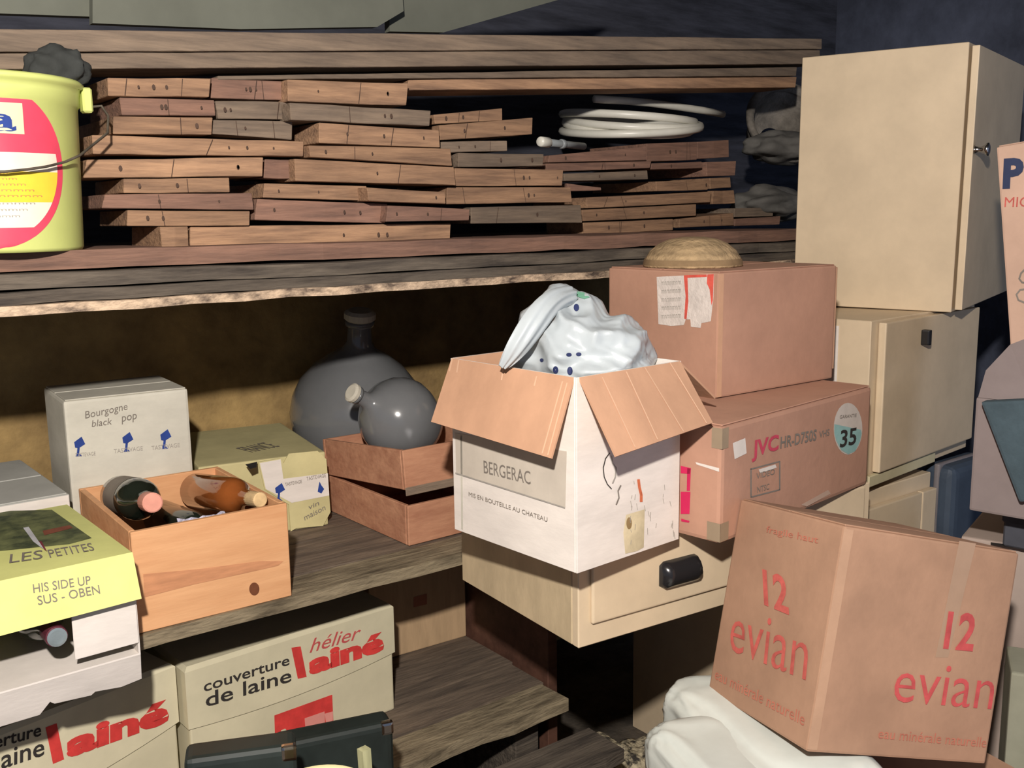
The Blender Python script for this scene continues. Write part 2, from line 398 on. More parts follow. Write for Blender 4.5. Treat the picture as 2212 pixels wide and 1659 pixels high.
GLASSD = mat('dark_green_glass', (36, 42, 34), .12, .1, 6, spec=.7, coat=.3)
GLASSA = mat('amber_glass', (150, 84, 40), .1, .12, 6, spec=.7, coat=.4)
CAPR = mat('pink_foil', (216, 150, 132), .5, .1, 10); CORK = mat('cork', (220, 188, 140), .9, .12, 30)
LABELG = mat('grey_paper_label', (150, 140, 128), .8, .1, 10)
def bottle(p_neck, p_base, glass, cap, label, R=.038, paper=None, capm_r=.0155):
    nv = Vector(p_neck); bv = Vector(p_base); ax = (nv-bv); L = ax.length; ax.normalize()
    o = bpy.data.objects.new('wine_bottle', None); COL.objects.link(o)
    q = V(0, 0, 1).rotation_difference(ax).to_matrix().to_4x4(); q.translation = bv; o.matrix_world = q
    tag(o, label, 'bottle', 'wine bottles in the cartons and crate')
    k = L
    prof = [(R*.55, .012), (R*.9, 0), (R, .006), (R, k*.58), (R*.96, k*.63), (R*.78, k*.69), (R*.5, k*.745), (.016, k*.79), (.0145, k*.84), (.0142, k*.93), (.0142, k*.985)]
    mk('glass_body', lathe(bmesh.new(), prof, 28), glass, o, True)
    mk('capsule', lathe(bmesh.new(), [(capm_r, k*.86), (capm_r, k*.975), (capm_r*.97, k*.995), (capm_r*.85, k)], 20), cap, o, False)
    if paper: mk('paper_label', lathe(bmesh.new(), [(R+.0004, k*.12), (R+.0004, k*.5)], 28, cap=False), paper, o, True)
    return o
def zz(p): return (p[0], p[1], p[2]+Z0)
bottle(zz((.523, 1.715, -.482)), zz((.545, 1.99, -.532)), GLASSD, CAPR, 'dark green wine bottle with pink capsule at the left of the pine crate', .039, LABELG, .018)
bottle(zz((.712, 1.695, -.508)), zz((.694, 1.985, -.548)), GLASSA, CORK, 'amber wine bottle with cork at the right of the pine crate', .036, None, .0145)
bottle(zz((.632, 1.70, -.570)), zz((.618, 1.99, -.590)), GLASSD, mat('black_foil', (40, 38, 44), .35, .1, 10), 'dark bottle lying low between the two upper bottles in the crate', .035)
bottle(zz((.528, 1.70, -.640)), zz((.525, 1.99, -.641)), GLASSD, mat('black_foil', (40, 38, 44)), 'dark bottle at the bottom left of the pine crate', .037)
bottle(zz((.693, 1.70, -.640)), zz((.692, 1.99, -.641)), GLASSD, mat('black_foil', (40, 38, 44)), 'dark bottle at the bottom right of the pine crate', .037)
# scrap of film
bm = bmesh.new(); bmesh.ops.create_grid(bm, x_segments=16, y_segments=6, size=.5)
for v in bm.verts: v.co = V(v.co.x*.085, v.co.y*.03, .006*mnoise.noise(v.co*9)+.004)
so = mk('film_scrap', bm, mat('pale_film', (196, 194, 214), .3, .1, 20, spec=.5)); so.location = at(440, 1124, 1, 1.695)
tag(so, 'crumpled scrap of pale plastic film inside the front of the pine crate', 'film')

# ------------------------------------------------------------------ lime wine carton with hanging flaps
yb = thing('wine_carton', 'opened lime and white wine carton reading THIS SIDE UP, flaps hanging open', 'carton', (.095, 1.566, -.690), 1.5)
w_, d_, h_ = .348, .36, .173
INN = mat('card_inside', (196, 196, 190), .85, .05, 5)
mk('bottom_panel', B(0, 0, 0, w_, d_, .003, bev=0), WHITEC, yb)
mk('top_panel', B(0, 0, h_-.003, w_, d_, h_, bev=.0008), LIME, yb)
mk('side_panel', B(0, 0, .003, .003, d_, h_-.003, bev=0), WHITEC, yb)
mk('side_panel', B(w_-.003, 0, .003, w_, d_, h_-.003, bev=0), WHITEC, yb)
mk('back_panel', B(.003, d_-.003, .003, w_-.003, d_, h_-.003, bev=0), INN, yb)
def flapquad(root, name, pts, m, th=.003, label=None):
    bm = bmesh.new(); p = [Vector(q) for q in pts]; n = (p[1]-p[0]).cross(p[2]-p[0])
    if n.y > 0: n = -n
    slab(bm, p, n, th); return mk(name, bm, m, root, label=label)
tr = loc(yb, 0, w_, (306, 1293)); tl_ = loc(yb, 0, .118, (92, 1338))
print('flap', tr, tl_)
A_, B_ = V(.118, 0, h_), V(w_, 0, h_)
flapquad(yb, 'top_flap', [A_, B_, tr, V(.127, tr.y, tr.z-.004)], LIME)
flapquad(yb, 'top_flap', [V(0, 0, h_), V(.104, 0, h_), V(.104, tr.y*.75, tr.z-.022), V(-.01, tr.y*.75, tr.z-.024)], LIME)
mk('side_flap', B(w_-.100, -.0035, .022, w_-.002, -.0005, h_-.03, bev=.0008), WHITEC, yb)
mk('side_flap', B(.003, -.0035, .006, .090, -.0005, h_-.03, bev=.0008), WHITEC, yb)
br_ = loc(yb, 0, w_+.004, (306, 1466))
bfn = V(1, 0, 0).cross(br_-V(w_, 0, .001)).normalized()
def hit_plane(root, origin, n, px):
    Mi = ROOTM[root.name].inverted(); o = Mi @ CAMPOS; d = Mi.to_3x3() @ ray(*px); return o + d*((origin-o).dot(n)/d.dot(n))
flapquad(yb, 'bottom_flap', [V(-.05, 0, .001), V(w_, 0, .001)] + [hit_plane(yb, V(w_, 0, .001), bfn, p) for p in ((306, 1466), (262, 1484), (206, 1494), (197, 1502), (118, 1520), (108, 1516), (86, 1544), (0, 1570), (-90, 1602))], WHITEC)
PIC = mat('printed_landscape', (120, 126, 84), .7, .3, 26, (1, 1, 1), dark=(62, 70, 50))
decal(yb, 'printed_picture', 'top', [(-10, 1105), (112, 1102), (198, 1163), (150, 1176), (-10, 1192)], PIC, h_)
decal(yb, 'printed_picture', 'top', [(92, 1148), (150, 1136), (158, 1142), (96, 1158)], mat('print_red_brown', (128, 74, 56), .7, .2, 20), h_, .0014)
decal(yb, 'printed_picture', 'top', [(50, 1142), (62, 1140), (84, 1172), (98, 1190), (88, 1184), (72, 1172)], mat('print_silver', (196, 196, 200), .5, .1, 20), h_, .0018)
decal(yb, 'printed_picture', 'top', [(84, 1172), (90, 1172), (102, 1194), (96, 1190)], mat('print_wine', (120, 50, 60), .5, .1, 20), h_, .0024)
text(yb, 'PETITES', 'top', (108, 1206), (205, 1190), (98, 1190), INKG, h_, .0014)
text(yb, 'LES', 'top', (20, 1218), (92, 1208), (12, 1200), INKG, h_, .0014)
# lettering on the sloping top flap: parent it to a frame in the plane of the flap
fn = (B_-A_).cross(tr-A_).normalized()
if fn.y > 0: fn = -fn
def text_on_plane(root, s, origin, n, A, Bp, T, m, off=.0016, bold=0.0, shear=0, name='lettering'):
    Mi = ROOTM[root.name].inverted(); o = Mi @ CAMPOS
    def hit(px):
        d = Mi.to_3x3() @ ray(*px); return o + d*((origin-o).dot(n)/d.dot(n))
    a, b, t = hit(A), hit(Bp), hit(T); u = b-a; v = t-a
    vs, fs = text_geo(s, bold, shear)
    x0 = min(q.x for q in vs); x1 = max(q.x for q in vs); y1 = max(q.y for q in vs); bm = bmesh.new()
    bv = [bm.verts.new(a+u*((q.x-x0)/(x1-x0))+v*(q.y/y1)+n*off) for q in vs]
    for f in fs: bm.faces.new([bv[i] for i in f])
    for f in bm.faces:
        f.normal_update()
        if f.normal.dot(n) < 0: f.normal_flip()
    return mk(name, bm, m, root)
text_on_plane(yb, 'HIS SIDE UP', A_, fn, (72, 1281), (196, 1262), (70, 1262), INKG)
text_on_plane(yb, 'SUS - OBEN', A_, fn, (82, 1307), (216, 1282), (79, 1288), INKG)
f2n = V(0, -1, .3).normalized()
p2 = V(0, 0, h_); n2 = (V(.108, 0, 0)).cross(V(0, tr.y*.8, tr.z-.018-h_)).normalized()
if n2.y > 0: n2 = -n2
text_on_plane(yb, 'T', p2, n2, (40, 1308), (52, 1306), (38, 1290), INKG)
text_on_plane(yb, 'DES', p2, n2, (26, 1334), (64, 1326), (24, 1316), INKG)
bottle(zz((.318, 1.560, -.620)), zz((.322, 1.86, -.640)), GLASSD, mat('wine_foil', (96, 44, 56), .4, .1, 10), 'wine bottle with silver-topped capsule inside the lime carton', .037, None, .0165)
dz = bmesh.new(); Mx = V(0, 0, 1).rotation_difference(V(-.004, -.3, .02).normalized()).to_matrix().to_4x4(); Mx.translation = Vector(zz((.318, 1.5595, -.620)))
lathe(dz, [(.0145, 0), (.0145, .0012), (.011, .0016)], 20, Mx)
cap_disc = mk('capsule_top', dz, mat('silver_foil', (170, 184, 188), .3, .1, 20, metal=.6), None)
bo = [o for o in bpy.data.objects if o.get('label', '').startswith('wine bottle with silver')][0]
cap_disc.parent = bo; cap_disc.matrix_parent_inverse = bo.matrix_world.inverted()

# ------------------------------------------------------------------ pale carton at far left, behind the lime one
gc = thing('flat_carton', 'closed grey-white carton lying behind the lime carton at the left edge', 'carton', (.10, 1.952, -.690), 1.5)
carton(gc, .345, .36, .185, GREYC, None, .003)
mk('front_sheet', B(.002, -.003, .002, .343, -.0005, .184, bev=.0005), WHITEC, gc)

# ------------------------------------------------------------------ white wine carton standing (blue goblets)
cb = thing('wine_carton', 'white standing wine carton with three blue goblet prints and handwriting', 'carton', (.465, 2.035, -.690), -3.4)
carton(cb, .240, .213, .350, OFFW, None, .006)
def goblets(root, lst, face='front', val=0):
    for gx, gy, s in lst:
        decal(root, 'goblet_print', face, [(gx-10*s, gy), (gx+6*s, gy-12*s), (gx+14*s, gy+4*s), (gx, gy+13*s), (gx-8*s, gy+12*s)], BLUEI, val)
        decal(root, 'goblet_print', face, [(gx-3*s, gy+12*s), (gx+2*s, gy+12*s), (gx+1*s, gy+24*s), (gx+7*s, gy+30*s), (gx-7*s, gy+31*s), (gx-4*s, gy+22*s)], BLUEI, val)
goblets(cb, [(170, 955, 1), (274, 945, 1), (356, 939, 1)])
text(cb, 'Bourgogne', 'front', (184, 904), (276, 884), (181, 889), INKG, shear=.2)
text(cb, 'black', 'front', (198, 922), (242, 916), (196, 908), INKG, shear=.2)
text(cb, 'pop', 'front', (262, 911), (296, 904), (260, 900), INKG, shear=.2)
text(cb, 'TASTEVAGE', 'front', (163, 987), (206, 983), (163, 979), INKF)
text(cb, 'TASTEVAGE', 'front', (246, 979), (308, 972), (246, 970), INKF)
text(cb, 'TASTEVAGE', 'front', (327, 972), (388, 965), (327, 963), INKF)
# ------------------------------------------------------------------ yellowed carton lying down
y2 = thing('wine_carton', 'yellowed wine carton lying on its side with torn front and blue goblet prints', 'carton', (.726, 2.05, -.690), -9.8)
w_, d_, h_ = .28, .385, .172
bm = bmesh.new(); bx(bm, 0, .004, 0, w_, d_, h_); bevel(bm, .004, 2); mk('body', bm, YELC, y2)
oc = [loc(y2, 1, 0, p) for p in ((558, 998), (606, 990), (612, 1001), (624, 980), (686, 974), (705, 992), (714, 1106), (698, 1136), (640, 1141), (628, 1148), (624, 1090), (572, 1057))]
bm = bmesh.new(); slab(bm, oc, (0, -1, 0), .0035); mk('end_flap', bm, YELC, y2)
decal(y2, 'white_band', 'front', [(561, 1000), (606, 992), (612, 1034), (708, 1022), (711, 1070), (630, 1086), (574, 1056)], WHITEC, 0, .0008)
goblets(y2, [(603, 1054, .9)], val=-.0005)
decal(y2, 'goblet_print', 'front', [(690, 1040), (694, 1048), (700, 1056), (694, 1066), (686, 1062), (688, 1050)], BLUEI, -.0005)
text(y2, 'TASTEVAGE', 'front', (616, 1050), (652, 1043), (615, 1043), INKG, -.0006)
text(y2, 'TASTEVAGE', 'front', (662, 1038), (704, 1030), (661, 1030), INKG, -.0006)
text(y2, 'vin', 'front', (668, 1100), (690, 1090), (666, 1091), INKG, shear=.2)
text(y2, 'maison', 'front', (658, 1124), (704, 1100), (656, 1113), INKG, shear=.2)
text(y2, 'FRANCE', 'top', (545, 978), (605, 965), (533, 964), INKG, h_)
decal(y2, 'torn_hole', 'top', [(530, 1004), (556, 998), (554, 1010), (540, 1014)], INK, h_, .0008)

# ------------------------------------------------------------------ wooden box with lid ajar
c2 = thing('wooden_box', 'flat reddish wooden box with its lid ajar beneath the glass demijohn', 'box', (1.064, 1.756, -.690), 1.2)
w_, d_, h_, t_ = .30, .35, .088, .010
mk('front_panel', B(0, 0, 0, w_, t_, h_, bev=.0015), CRATE2, c2); mk('back_panel', B(0, d_-t_, 0, w_, d_, h_, bev=.0015), CRATE2, c2)
mk('side_panel', B(0, t_, 0, t_, d_-t_, h_, bev=.0015), CRATE2, c2); mk('side_panel', B(w_-t_, t_, 0, w_, d_-t_, h_, bev=.0015), CRATE2, c2)
mk('bottom_panel', B(t_, t_, 0, w_-t_, d_-t_, .008, bev=0), CRATE2, c2)
tm = ROOTM[c2.name] @ frame((-.006, d_, h_+.003), 0, radians(-5.5), 0)
lid = bpy.data.objects.new('wooden_tray', None); COL.objects.link(lid); lid.matrix_world = tm
tag(lid, 'open reddish wooden tray tilted on the flat wooden box, holding a demijohn', 'tray')
c2['label'] = 'flat reddish wooden box on the middle shelf beneath the tilted wooden tray'
lh = .085
mk('front_panel', B(0, -d_-.006, 0, w_+.01, -d_+.004, lh, bev=.0015), CRATE2, lid); mk('back_panel', B(0, -.01, 0, w_+.01, 0, lh, bev=.0015), CRATE2, lid)
mk('side_panel', B(0, -d_+.0042, 0, .01, -.0102, lh, bev=.0015), CRATE2, lid); mk('side_panel', B(w_, -d_+.0042, 0, w_+.01, -.0102, lh, bev=.0015), CRATE2, lid)
mk('bottom_panel', B(.01, -d_+.0045, 0, w_, -.0105, .007, bev=.001), CRATE2, lid)
mk('lower_lip', B(-.002, -d_-.009, -.012, w_+.008, -d_-.0065, .006, bev=.001), WOODG, lid)

# ------------------------------------------------------------------ glass demijohns
GL = mat('dusty_smoky_glass', (136, 138, 140), .16, .06, 4, spec=.6, trans=.35, coat=.15)
def demijohn(center, axis, R, label, neck=True):
    a = Vector(axis).normalized(); q = V(0, 0, 1).rotation_difference(a).to_matrix().to_4x4(); q.translation = Vector(center)
    o = bpy.data.objects.new('demijohn', None); COL.objects.link(o); o.matrix_world = q
    tag(o, label, 'demijohn', 'glass demijohns')
    prof = [(R*.25, -R*.93), (R*.5, -R*.95), (R*.66, -R*.87), (R*.83, -R*.62), (R*.95, -R*.28), (R, 0), (R*.96, R*.27), (R*.86, R*.5), (R*.68, R*.72), (R*.45, R*.9), (R*.26, R*1.02), (R*.185, R*1.14), (R*.17, R*1.36), (R*.17, R*1.48)]
    mk('glass_body', lathe(bmesh.new(), prof, 40), GL, o, True)
    mk('neck_ring', lathe(bmesh.new(), [(R*.17, R*1.38), (R*.215, R*1.40), (R*.215, R*1.46), (R*.17, R*1.48)], 24), GL, o, True)
    mk('stopper', lathe(bmesh.new(), [(R*.16, R*1.44), (R*.23, R*1.5), (R*.23, R*1.58), (R*.17, R*1.62)], 20), mat('pale_stopper', (200, 194, 178), .7, .08, 12), o, False)
    return o
DJ1 = demijohn(at(772, 893, 1, 2.30), (-.05, -.22, 1), .176, 'large smoky glass demijohn standing behind the wooden tray')
dc = at(862, 903, 1, 1.965); DR = .096
rd = ray(757, 846).normalized(); oc = CAMPOS-dc; bq = oc.dot(rd); cq = oc.dot(oc)-(DR*1.62)**2
tip = CAMPOS + rd*(-bq-sqrt(max(0, bq*bq-cq)))
DJ2 = demijohn(dc, tip-dc, DR, 'smaller smoky glass demijohn lying in the wooden tray, stoppered neck toward the viewer')

# ------------------------------------------------------------------ kraft carton on the lowest shelf
kc = thing('carton', 'plain tan carton at the back of the lowest shelf, right of the blanket cartons', 'carton', (1.14, 2.079, -1.097), -2.9)
carton(kc, .28, .30, .225, mat('tan_card', (196, 166, 130), .85, .07, 5, (6, 1, 1), .05, 60), TAPE, .003)
decal(kc, 'tape_patch', 'front', [(893, 1290), (922, 1282), (922, 1305), (893, 1312)], mat('reddish_patch', (176, 116, 92), .8, .08, 10))

# ------------------------------------------------------------------ blanket cartons
def blanket_carton(label, pos, yaw, w_, d_, h_, seam_l, seam_r, sag):
    o = thing('blanket_carton', label, 'carton', pos, yaw, group='blanket cartons on the lowest shelf')
    bm = bmesh.new(); bx(bm, .004, .004, 0, w_-.004, d_-.004, h_-.02); bevel(bm, .004, 2); mk('box_base', bm, CREAMC, o)
    bm = bmesh.new(); n = 12
    top = []; outer = []
    def zl(t): return seam_l+(seam_r-seam_l)*t - sag*4*t*(1-t)
    ring_b, ring_t = [], []
    per = [(w_*i/n, 0, zl(i/n)) for i in range(n+1)] + [(w_, d_*i/6, seam_r) for i in range(1, 7)] + [(w_*(1-i/6), d_, seam_r) for i in range(1, 7)] + [(0, d_*(1-i/6), seam_l) for i in range(1, 6)]
    for x, y, z in per:
        ring_b.append(bm.verts.new((x, y, z))); ring_t.append(bm.verts.new((x, y, h_-.008)))
    ins = [bm.verts.new((min(max(v.co.x, .008), w_-.008), min(max(v.co.y, .008), d_-.008), h_)) for v in ring_t]
    k = len(per)
    for i in range(k):
        j = (i+1) % k
        bm.faces.new((ring_b[i], ring_b[j], ring_t[j], ring_t[i])); bm.faces.new((ring_t[i], ring_t[j], ins[j], ins[i]))
    bm.faces.new(ins); bmesh.ops.remove_doubles(bm, verts=bm.verts[:], dist=1e-5)
    bmesh.ops.recalc_face_normals(bm, faces=bm.faces[:])
    lid = mk('lid', bm, CREAMC, o)
    md = lid.modifiers.new('th', 'SOLIDIFY'); md.thickness = .003; md.offset = -1
    return o
l2 = blanket_carton('cream blanket carton lettered couverture de laine, the right one with its red label', (.586, 1.806, -1.097), 3.6, .482, .36, .253, .128, .138, .014)
text(l2, 'couverture', 'front', (440, 1494), (625, 1435), (436, 1476), INK, bold=.012)
text(l2, 'de laine', 'front', (444, 1527), (629, 1471), (440, 1497), INK, bold=.012)
def block_l(root, px, m=REDI): decal(root, 'lettering', 'front', px, m)
block_l(l2, [(629, 1399), (649, 1396), (662, 1462), (643, 1466)])
text(l2, 'ainé', 'front', (667, 1456), (829, 1402), (659, 1417), REDI, bold=.055)
text(l2, 'hélier', 'front', (668, 1410), (779, 1378), (664, 1382), PINKI, shear=.35)
decal(l2, 'red_label', 'front', [(592, 1545), (717, 1500), (720, 1573), (690, 1590), (634, 1614), (622, 1622), (594, 1612)], REDI, .004, .0012)
decal(l2, 'label_panel', 'front', [(657, 1551), (700, 1536), (702, 1577), (660, 1590)], mat('label_pink', (226, 150, 140), .8, .05, 10), .004, .002)
decal(l2, 'label_panel', 'front', [(606, 1577), (615, 1573), (622, 1582), (632, 1586), (628, 1594), (606, 1592)], CREAMC, .004, .002)
decal(l2, 'label_panel', 'front', [(700, 1541), (718, 1536), (718, 1556), (703, 1560)], mat('label_pink', (226, 150, 140)), .004, .002)
l1 = blanket_carton('cream blanket carton with red lettering, the left one shaded by the lime carton flap', (.122, 1.722, -1.097), 13.1, .466, .36, .262, .10, .140, .016)
block_l(l1, [(98, 1571), (122, 1562), (138, 1640), (114, 1650)])
text(l1, 'ainé', 'front', (143, 1635), (364, 1556), (135, 1586), REDI, bold=.055)
text(l1, 'couverture', 'front', (-95, 1640), (88, 1588), (-100, 1618), INK, bold=.012)
text(l1, 'de laine', 'front', (-90, 1690), (95, 1630), (-95, 1650), INK, bold=.012)

# ------------------------------------------------------------------ yellow bucket
bk = thing('plastic_bucket', 'lime yellow plastic bucket with a round red label and wire handle', 'bucket', (.335, 1.805, -.043), 0)
rb, rt, hb = .126, .139, .268
PLY = mat('lime_plastic', (206, 214, 128), .4, .04, 5, spec=.5)
prof = [(rb*.3, .0005), (rb, 0), (rb+.003, .006), (rt-.002, hb-.04), (rt+.001, hb-.038), (rt+.002, hb-.02), (rt+.004, hb-.012), (rt+.009, hb-.01), (rt+.010, hb-.004), (rt+.006, hb), (rt, hb-.001), (rt-.004, hb-.01), (rb-.004, .006), (rb*.3, .004)]
mk('bucket_body', lathe(bmesh.new(), prof, 64, cap=False), PLY, bk, True)
def brad(z): return rb+.003+(rt-.002-rb-.003)*(z-.006)/(hb-.046)
# direction facing the camera, used as the centre line of the printed label
cdir = atan2(-1.805, -.335)
def wrap(u, v, off):
    z = v; r = brad(z)+off; a = cdir + u/ (rb+.006); return V(r*cos(a), r*sin(a), z)
def label_patch(name, R, v0, v1, m, off, uc=-.012, vc=.130, umin=-9, umax=9):
    bm = bmesh.new(); rows = []; nv = max(6, int((v1-v0)/.005)); nu = 22
    for i in range(nv+1):
        v = v0+(v1-v0)*i/nv; hw = sqrt(max(0, R*R-v*v)); a = max(-hw, umin); b = min(hw, umax)
        if b < a: b = a
        rows.append([bm.verts.new(wrap(uc+a+(b-a)*k/nu, vc+v, off)) for k in range(nu+1)])
    for r1, r2 in zip(rows, rows[1:]):
        for k in range(nu): bm.faces.new((r1[k], r1[k+1], r2[k+1], r2[k]))
    bmesh.ops.recalc_face_normals(bm, faces=bm.faces[:])
    return mk(name, bm, m, bk, True)
LRED = mat('label_red', (226, 74, 98), .5, .05, 10); LWH = mat('label_white', (236, 224, 206), .6, .04, 12); LYE = mat('label_yellow', (238, 208, 66), .6, .05, 12)
label_patch('round_label', .125, -.1249, .1249, LRED, .0006)
label_patch('label_band', .113, -.008, .020, LWH, .0012); label_patch('label_band', .113, -.054, -.008, LYE, .0012)
label_patch('label_band', .113, -.092, -.054, LWH, .0012)
label_patch('label_plate', .2, .047, .092, mat('label_cream', (226, 220, 182), .6, .04, 12), .0012, umin=-.09, umax=.062)
def wrap_text(s, uc, vc, wid, hgt, m, off=.0018, bold=0.0):
    vs, fs = text_geo(s, bold); x0 = min(q.x for q in vs); x1 = max(q.x for q in vs); y1 = max(q.y for q in vs)
    bm = bmesh.new(); bv = [bm.verts.new(wrap(uc+(q.x-x0)/(x1-x0)*wid, vc+q.y/y1*hgt, off)) for q in vs]
    for f in fs: bm.faces.new([bv[i] for i in f])
    bmesh.ops.recalc_face_normals(bm, faces=bm.faces[:]); return mk('lettering', bm, m, bk)
wrap_text('lola', -.075, .182, .114, .034, BLUEI, bold=.03)
for i in range(9):
    wrap_text('mmmmmmmm', -.07, .054+i*.0095 if i < 3 else .084+(i-3)*.0085, .14 - .012*abs(i-3), .0026, mat('label_text_orange', (214, 150, 90), .7, .1, 30) if i > 2 else INKF)
def bpt(px, extra):
    """point at angle/height of the bucket wall for the wire, by place in view"""
    Mi = ROOTM[bk.name].inverted(); o = Mi @ CAMPOS; d = Mi.to_3x3() @ ray(*px); R = .139+extra
    a = d.x**2+d.y**2; b = 2*(o.x*d.x+o.y*d.y); c = o.x**2+o.y**2-R*R; D = max(0, b*b-4*a*c)
    return o+d*((-b-sqrt(D))/(2*a))
ear = bpt((188, 215), .004)
mk('handle_ear', B(ear.x-.010, ear.y-.012, ear.z-.022, ear.x+.006, ear.y+.010, ear.z+.018, bev=.003), PLY, bk)
wire = [ear+V(.004, -.004, -.012), ear+V(.020, -.008, -.010), ear+V(.027, -.016, -.026), ear+V(.020, -.030, -.055)]
wire += [bpt(p, .012) for p in ((172, 336), (140, 350), (100, 360), (60, 366), (10, 371), (-60, 372), (-120, 366))]
mk('wire_handle', tube(bmesh.new(), wire, .0022, 6), mat('rusty_wire', (104, 96, 84), .6, .2, 20, metal=.4), bk, True)

# dark crumpled thing inside the bucket
bm = bmesh.new(); bmesh.ops.create_icosphere(bm, subdivisions=4, radius=1)
for v in bm.verts:
    n = mnoise.noise(v.co*2.2)*.35+mnoise.noise(v.co*5)*.12
    v.co = V(v.co.x*.048, v.co.y*.036, v.co.z*.036)*(1+n*.7)
dk = mk('dark_cloth', bm, mat('dark_cloth', (58, 60, 58), .95, .15, 8, bump=.4, bscale=25), None, True)
dk.location = at(126, 150, 1, 1.75)
tag(dk, 'dark grey crumpled cloth poking out of the yellow bucket', 'cloth')

# ------------------------------------------------------------------ white conduit coil
WHP = mat('white_plastic_tube', (226, 224, 212), .35, .05, 6, spec=.5)
cc = thing('conduit_coil', 'coil of white plastic tubing lying on the stacked boards', 'coil', (2.05, 2.10, .232), 0)
def ring(R, z, tx, ty, cx=0, cy=0, a0=0, a1=2*pi, r=.011):
    M = frame((cx, cy, z), 0, radians(tx), radians(ty)); n = 48
    full = abs(a1-a0-2*pi) < 1e-6
    pts = [M @ V(R*cos(a0+(a1-a0)*i/n), R*sin(a0+(a1-a0)*i/n), 0) for i in range(n + (0 if full else 1))]
    return mk('tube_loop', tube(bmesh.new(), pts, r, 8, full), WHP, cc, True)
ring(.195, .012, 6, -6, 0, 0); ring(.190, .030, 9, -3, .008, .0); ring(.187, .040, 5, 2, -.01, 0)
ring(.180, .022, 12, -5, 0, .01)
Ci = ROOTM[cc.name].inverted()
mk('tube_loop', tube(bmesh.new(), [Ci @ at(x, y, 1, 1.99+.02*abs(x-1420)/140) for x, y in ((1284, 214), (1340, 217), (1400, 222), (1460, 230), (1515, 238), (1562, 247))], .0105, 8), WHP, cc, True)
GREYT = mat('grey_plastic_tube', (150, 156, 158), .4, .08, 6, spec=.5)
gt = thing('grey_pipe', 'short grey plastic pipe with couplings left of the white coil', 'pipe', at(1168, 306, 1, 1.92)-V(0, 0, Z0), 20)
Mx = Matrix.Rotation(pi/2, 4, 'Y')
mk('pipe', lathe(bmesh.new(), [(.009, 0), (.009, .22)], 16, Mx), GREYT, gt, True)
mk('coupling', lathe(bmesh.new(), [(.010, -.004), (.0125, 0), (.0125, .035), (.010, .038)], 16, Mx), WHP, gt, True)
mk('coupling', lathe(bmesh.new(), [(.010, .098), (.0118, .10), (.0118, .112), (.010, .114)], 16, Mx), GREYT, gt, True)

# ------------------------------------------------------------------ grey basket and cloth beside the tall cabinet
WICK = mat('grey_wicker', (122, 116, 108), .9, .2, 14, (1, 1, 1), .5, 60)
bs = bpy.data.objects.new('basket', None); COL.objects.link(bs)
bc = at(1700, 265, 1, 2.02); bs.matrix_world = Matrix.Translation(bc) @ V(0, 0, 1).rotation_difference(V(-.35, -.75, .35).normalized()).to_matrix().to_4x4()
tag(bs, 'grey dusty round basket tipped toward the viewer beside the tall cabinet', 'basket')
mk('basket_body', lathe(bmesh.new(), [(.05, -.12), (.085, -.115), (.105, -.06), (.12, 0), (.112, -.002), (.098, -.06), (.08, -.105), (.04, -.11)], 36, cap=False), WICK, bs, True)
mk('rim', lathe(bmesh.new(), [(.110, 0), (.118, .012), (.135, .014), (.138, 0), (.128, -.008), (.110, -.004)], 36, cap=False), WICK, bs, True)
def lump(name, center, s, m, seed, label, cat, sub=4, amp=.3, freq=2.0, flat=None):
    bm = bmesh.new(); bmesh.ops.create_icosphere(bm, subdivisions=sub, radius=1); so = Vector((seed*3.1, seed*1.7, seed))
    for v in bm.verts:
        n = mnoise.noise(v.co*freq+so)*amp + (1-abs(mnoise.noise(v.co*freq*1.7+so*2)))*amp*.4
        c = v.co*(1+n); v.co = V(c.x*s[0], c.y*s[1], c.z*s[2])
        if flat is not None and v.co.z < flat: v.co.z = flat
    o = mk(name, bm, m, None, True); o.location = Vector(center); return tag(o, label, cat)
CLG = mat('grey_cloth', (104, 102, 98), .95, .12, 8, bump=.3, bscale=20)
lump('folded_cloth', at(1690, 318, 1, 2.0), (.13, .09, .045), CLG, 5, 'grey cloth hanging below the basket beside the tall cabinet', 'cloth')
lump('folded_cloth', at(1668, 440, 1, 2.02), (.14, .08, .04), CLG, 9, 'grey cloth heap low beside the tall cabinet, on the shelf', 'cloth', amp=.5)

# ------------------------------------------------------------------ kitchen cabinets
def door_block(root, name, x0, x1, z0, z1, m, th=.018, y=0):
    return mk(name, B(x0, y-th, z0, x1, y-.002, z1, bev=.003, seg=2), m, root)
bc_ = thing('base_cabinet', 'beige base cabinet standing on the floor under the stacked cabinets', 'cabinet', (1.885, 1.245, -Z0), 0)
mk('body', B(0, 0, 0, .35, .665, .826, bev=.002), BEIGE, bc_)
d1 = door_block(bc_, 'door', .0, .285, .10, .79, BEIGE)
door_block(bc_, 'door', .289, .35, .10, .79, BEIGE)
def cup_handle(root, x, z, w_=.09, hh=.042, y=-.018, parent=None):
    bm = bmesh.new(); n = 10; rings = []
    for i in range(n+1):
        t = -1+2*i/n; k = (1-abs(t)**14)**.5 if abs(t) < 1 else 0
        r = []
        for j in range(8):
            a = pi*j/7; r.append(bm.verts.new((x+w_/2*t, y-.024*sin(a)*max(k, .25), z+hh/2*cos(a)*(0.75+.25*k))))
        rings.append(r)
    for a, b in zip(rings, rings[1:]):
        for j in range(7): bm.faces.new((a[j], a[j+1], b[j+1], b[j]))
    bm.faces.new(rings[0]); bm.faces.new(rings[-1][::-1])
    bmesh.ops.recalc_face_normals(bm, faces=bm.faces[:])
    return mk('handle', bm, BLACKP, parent or root, True)
hp = loc(bc_, 1, -.018, (1842, 1112)); cup_handle(bc_, hp.x, hp.z, .05, .03, parent=d1)

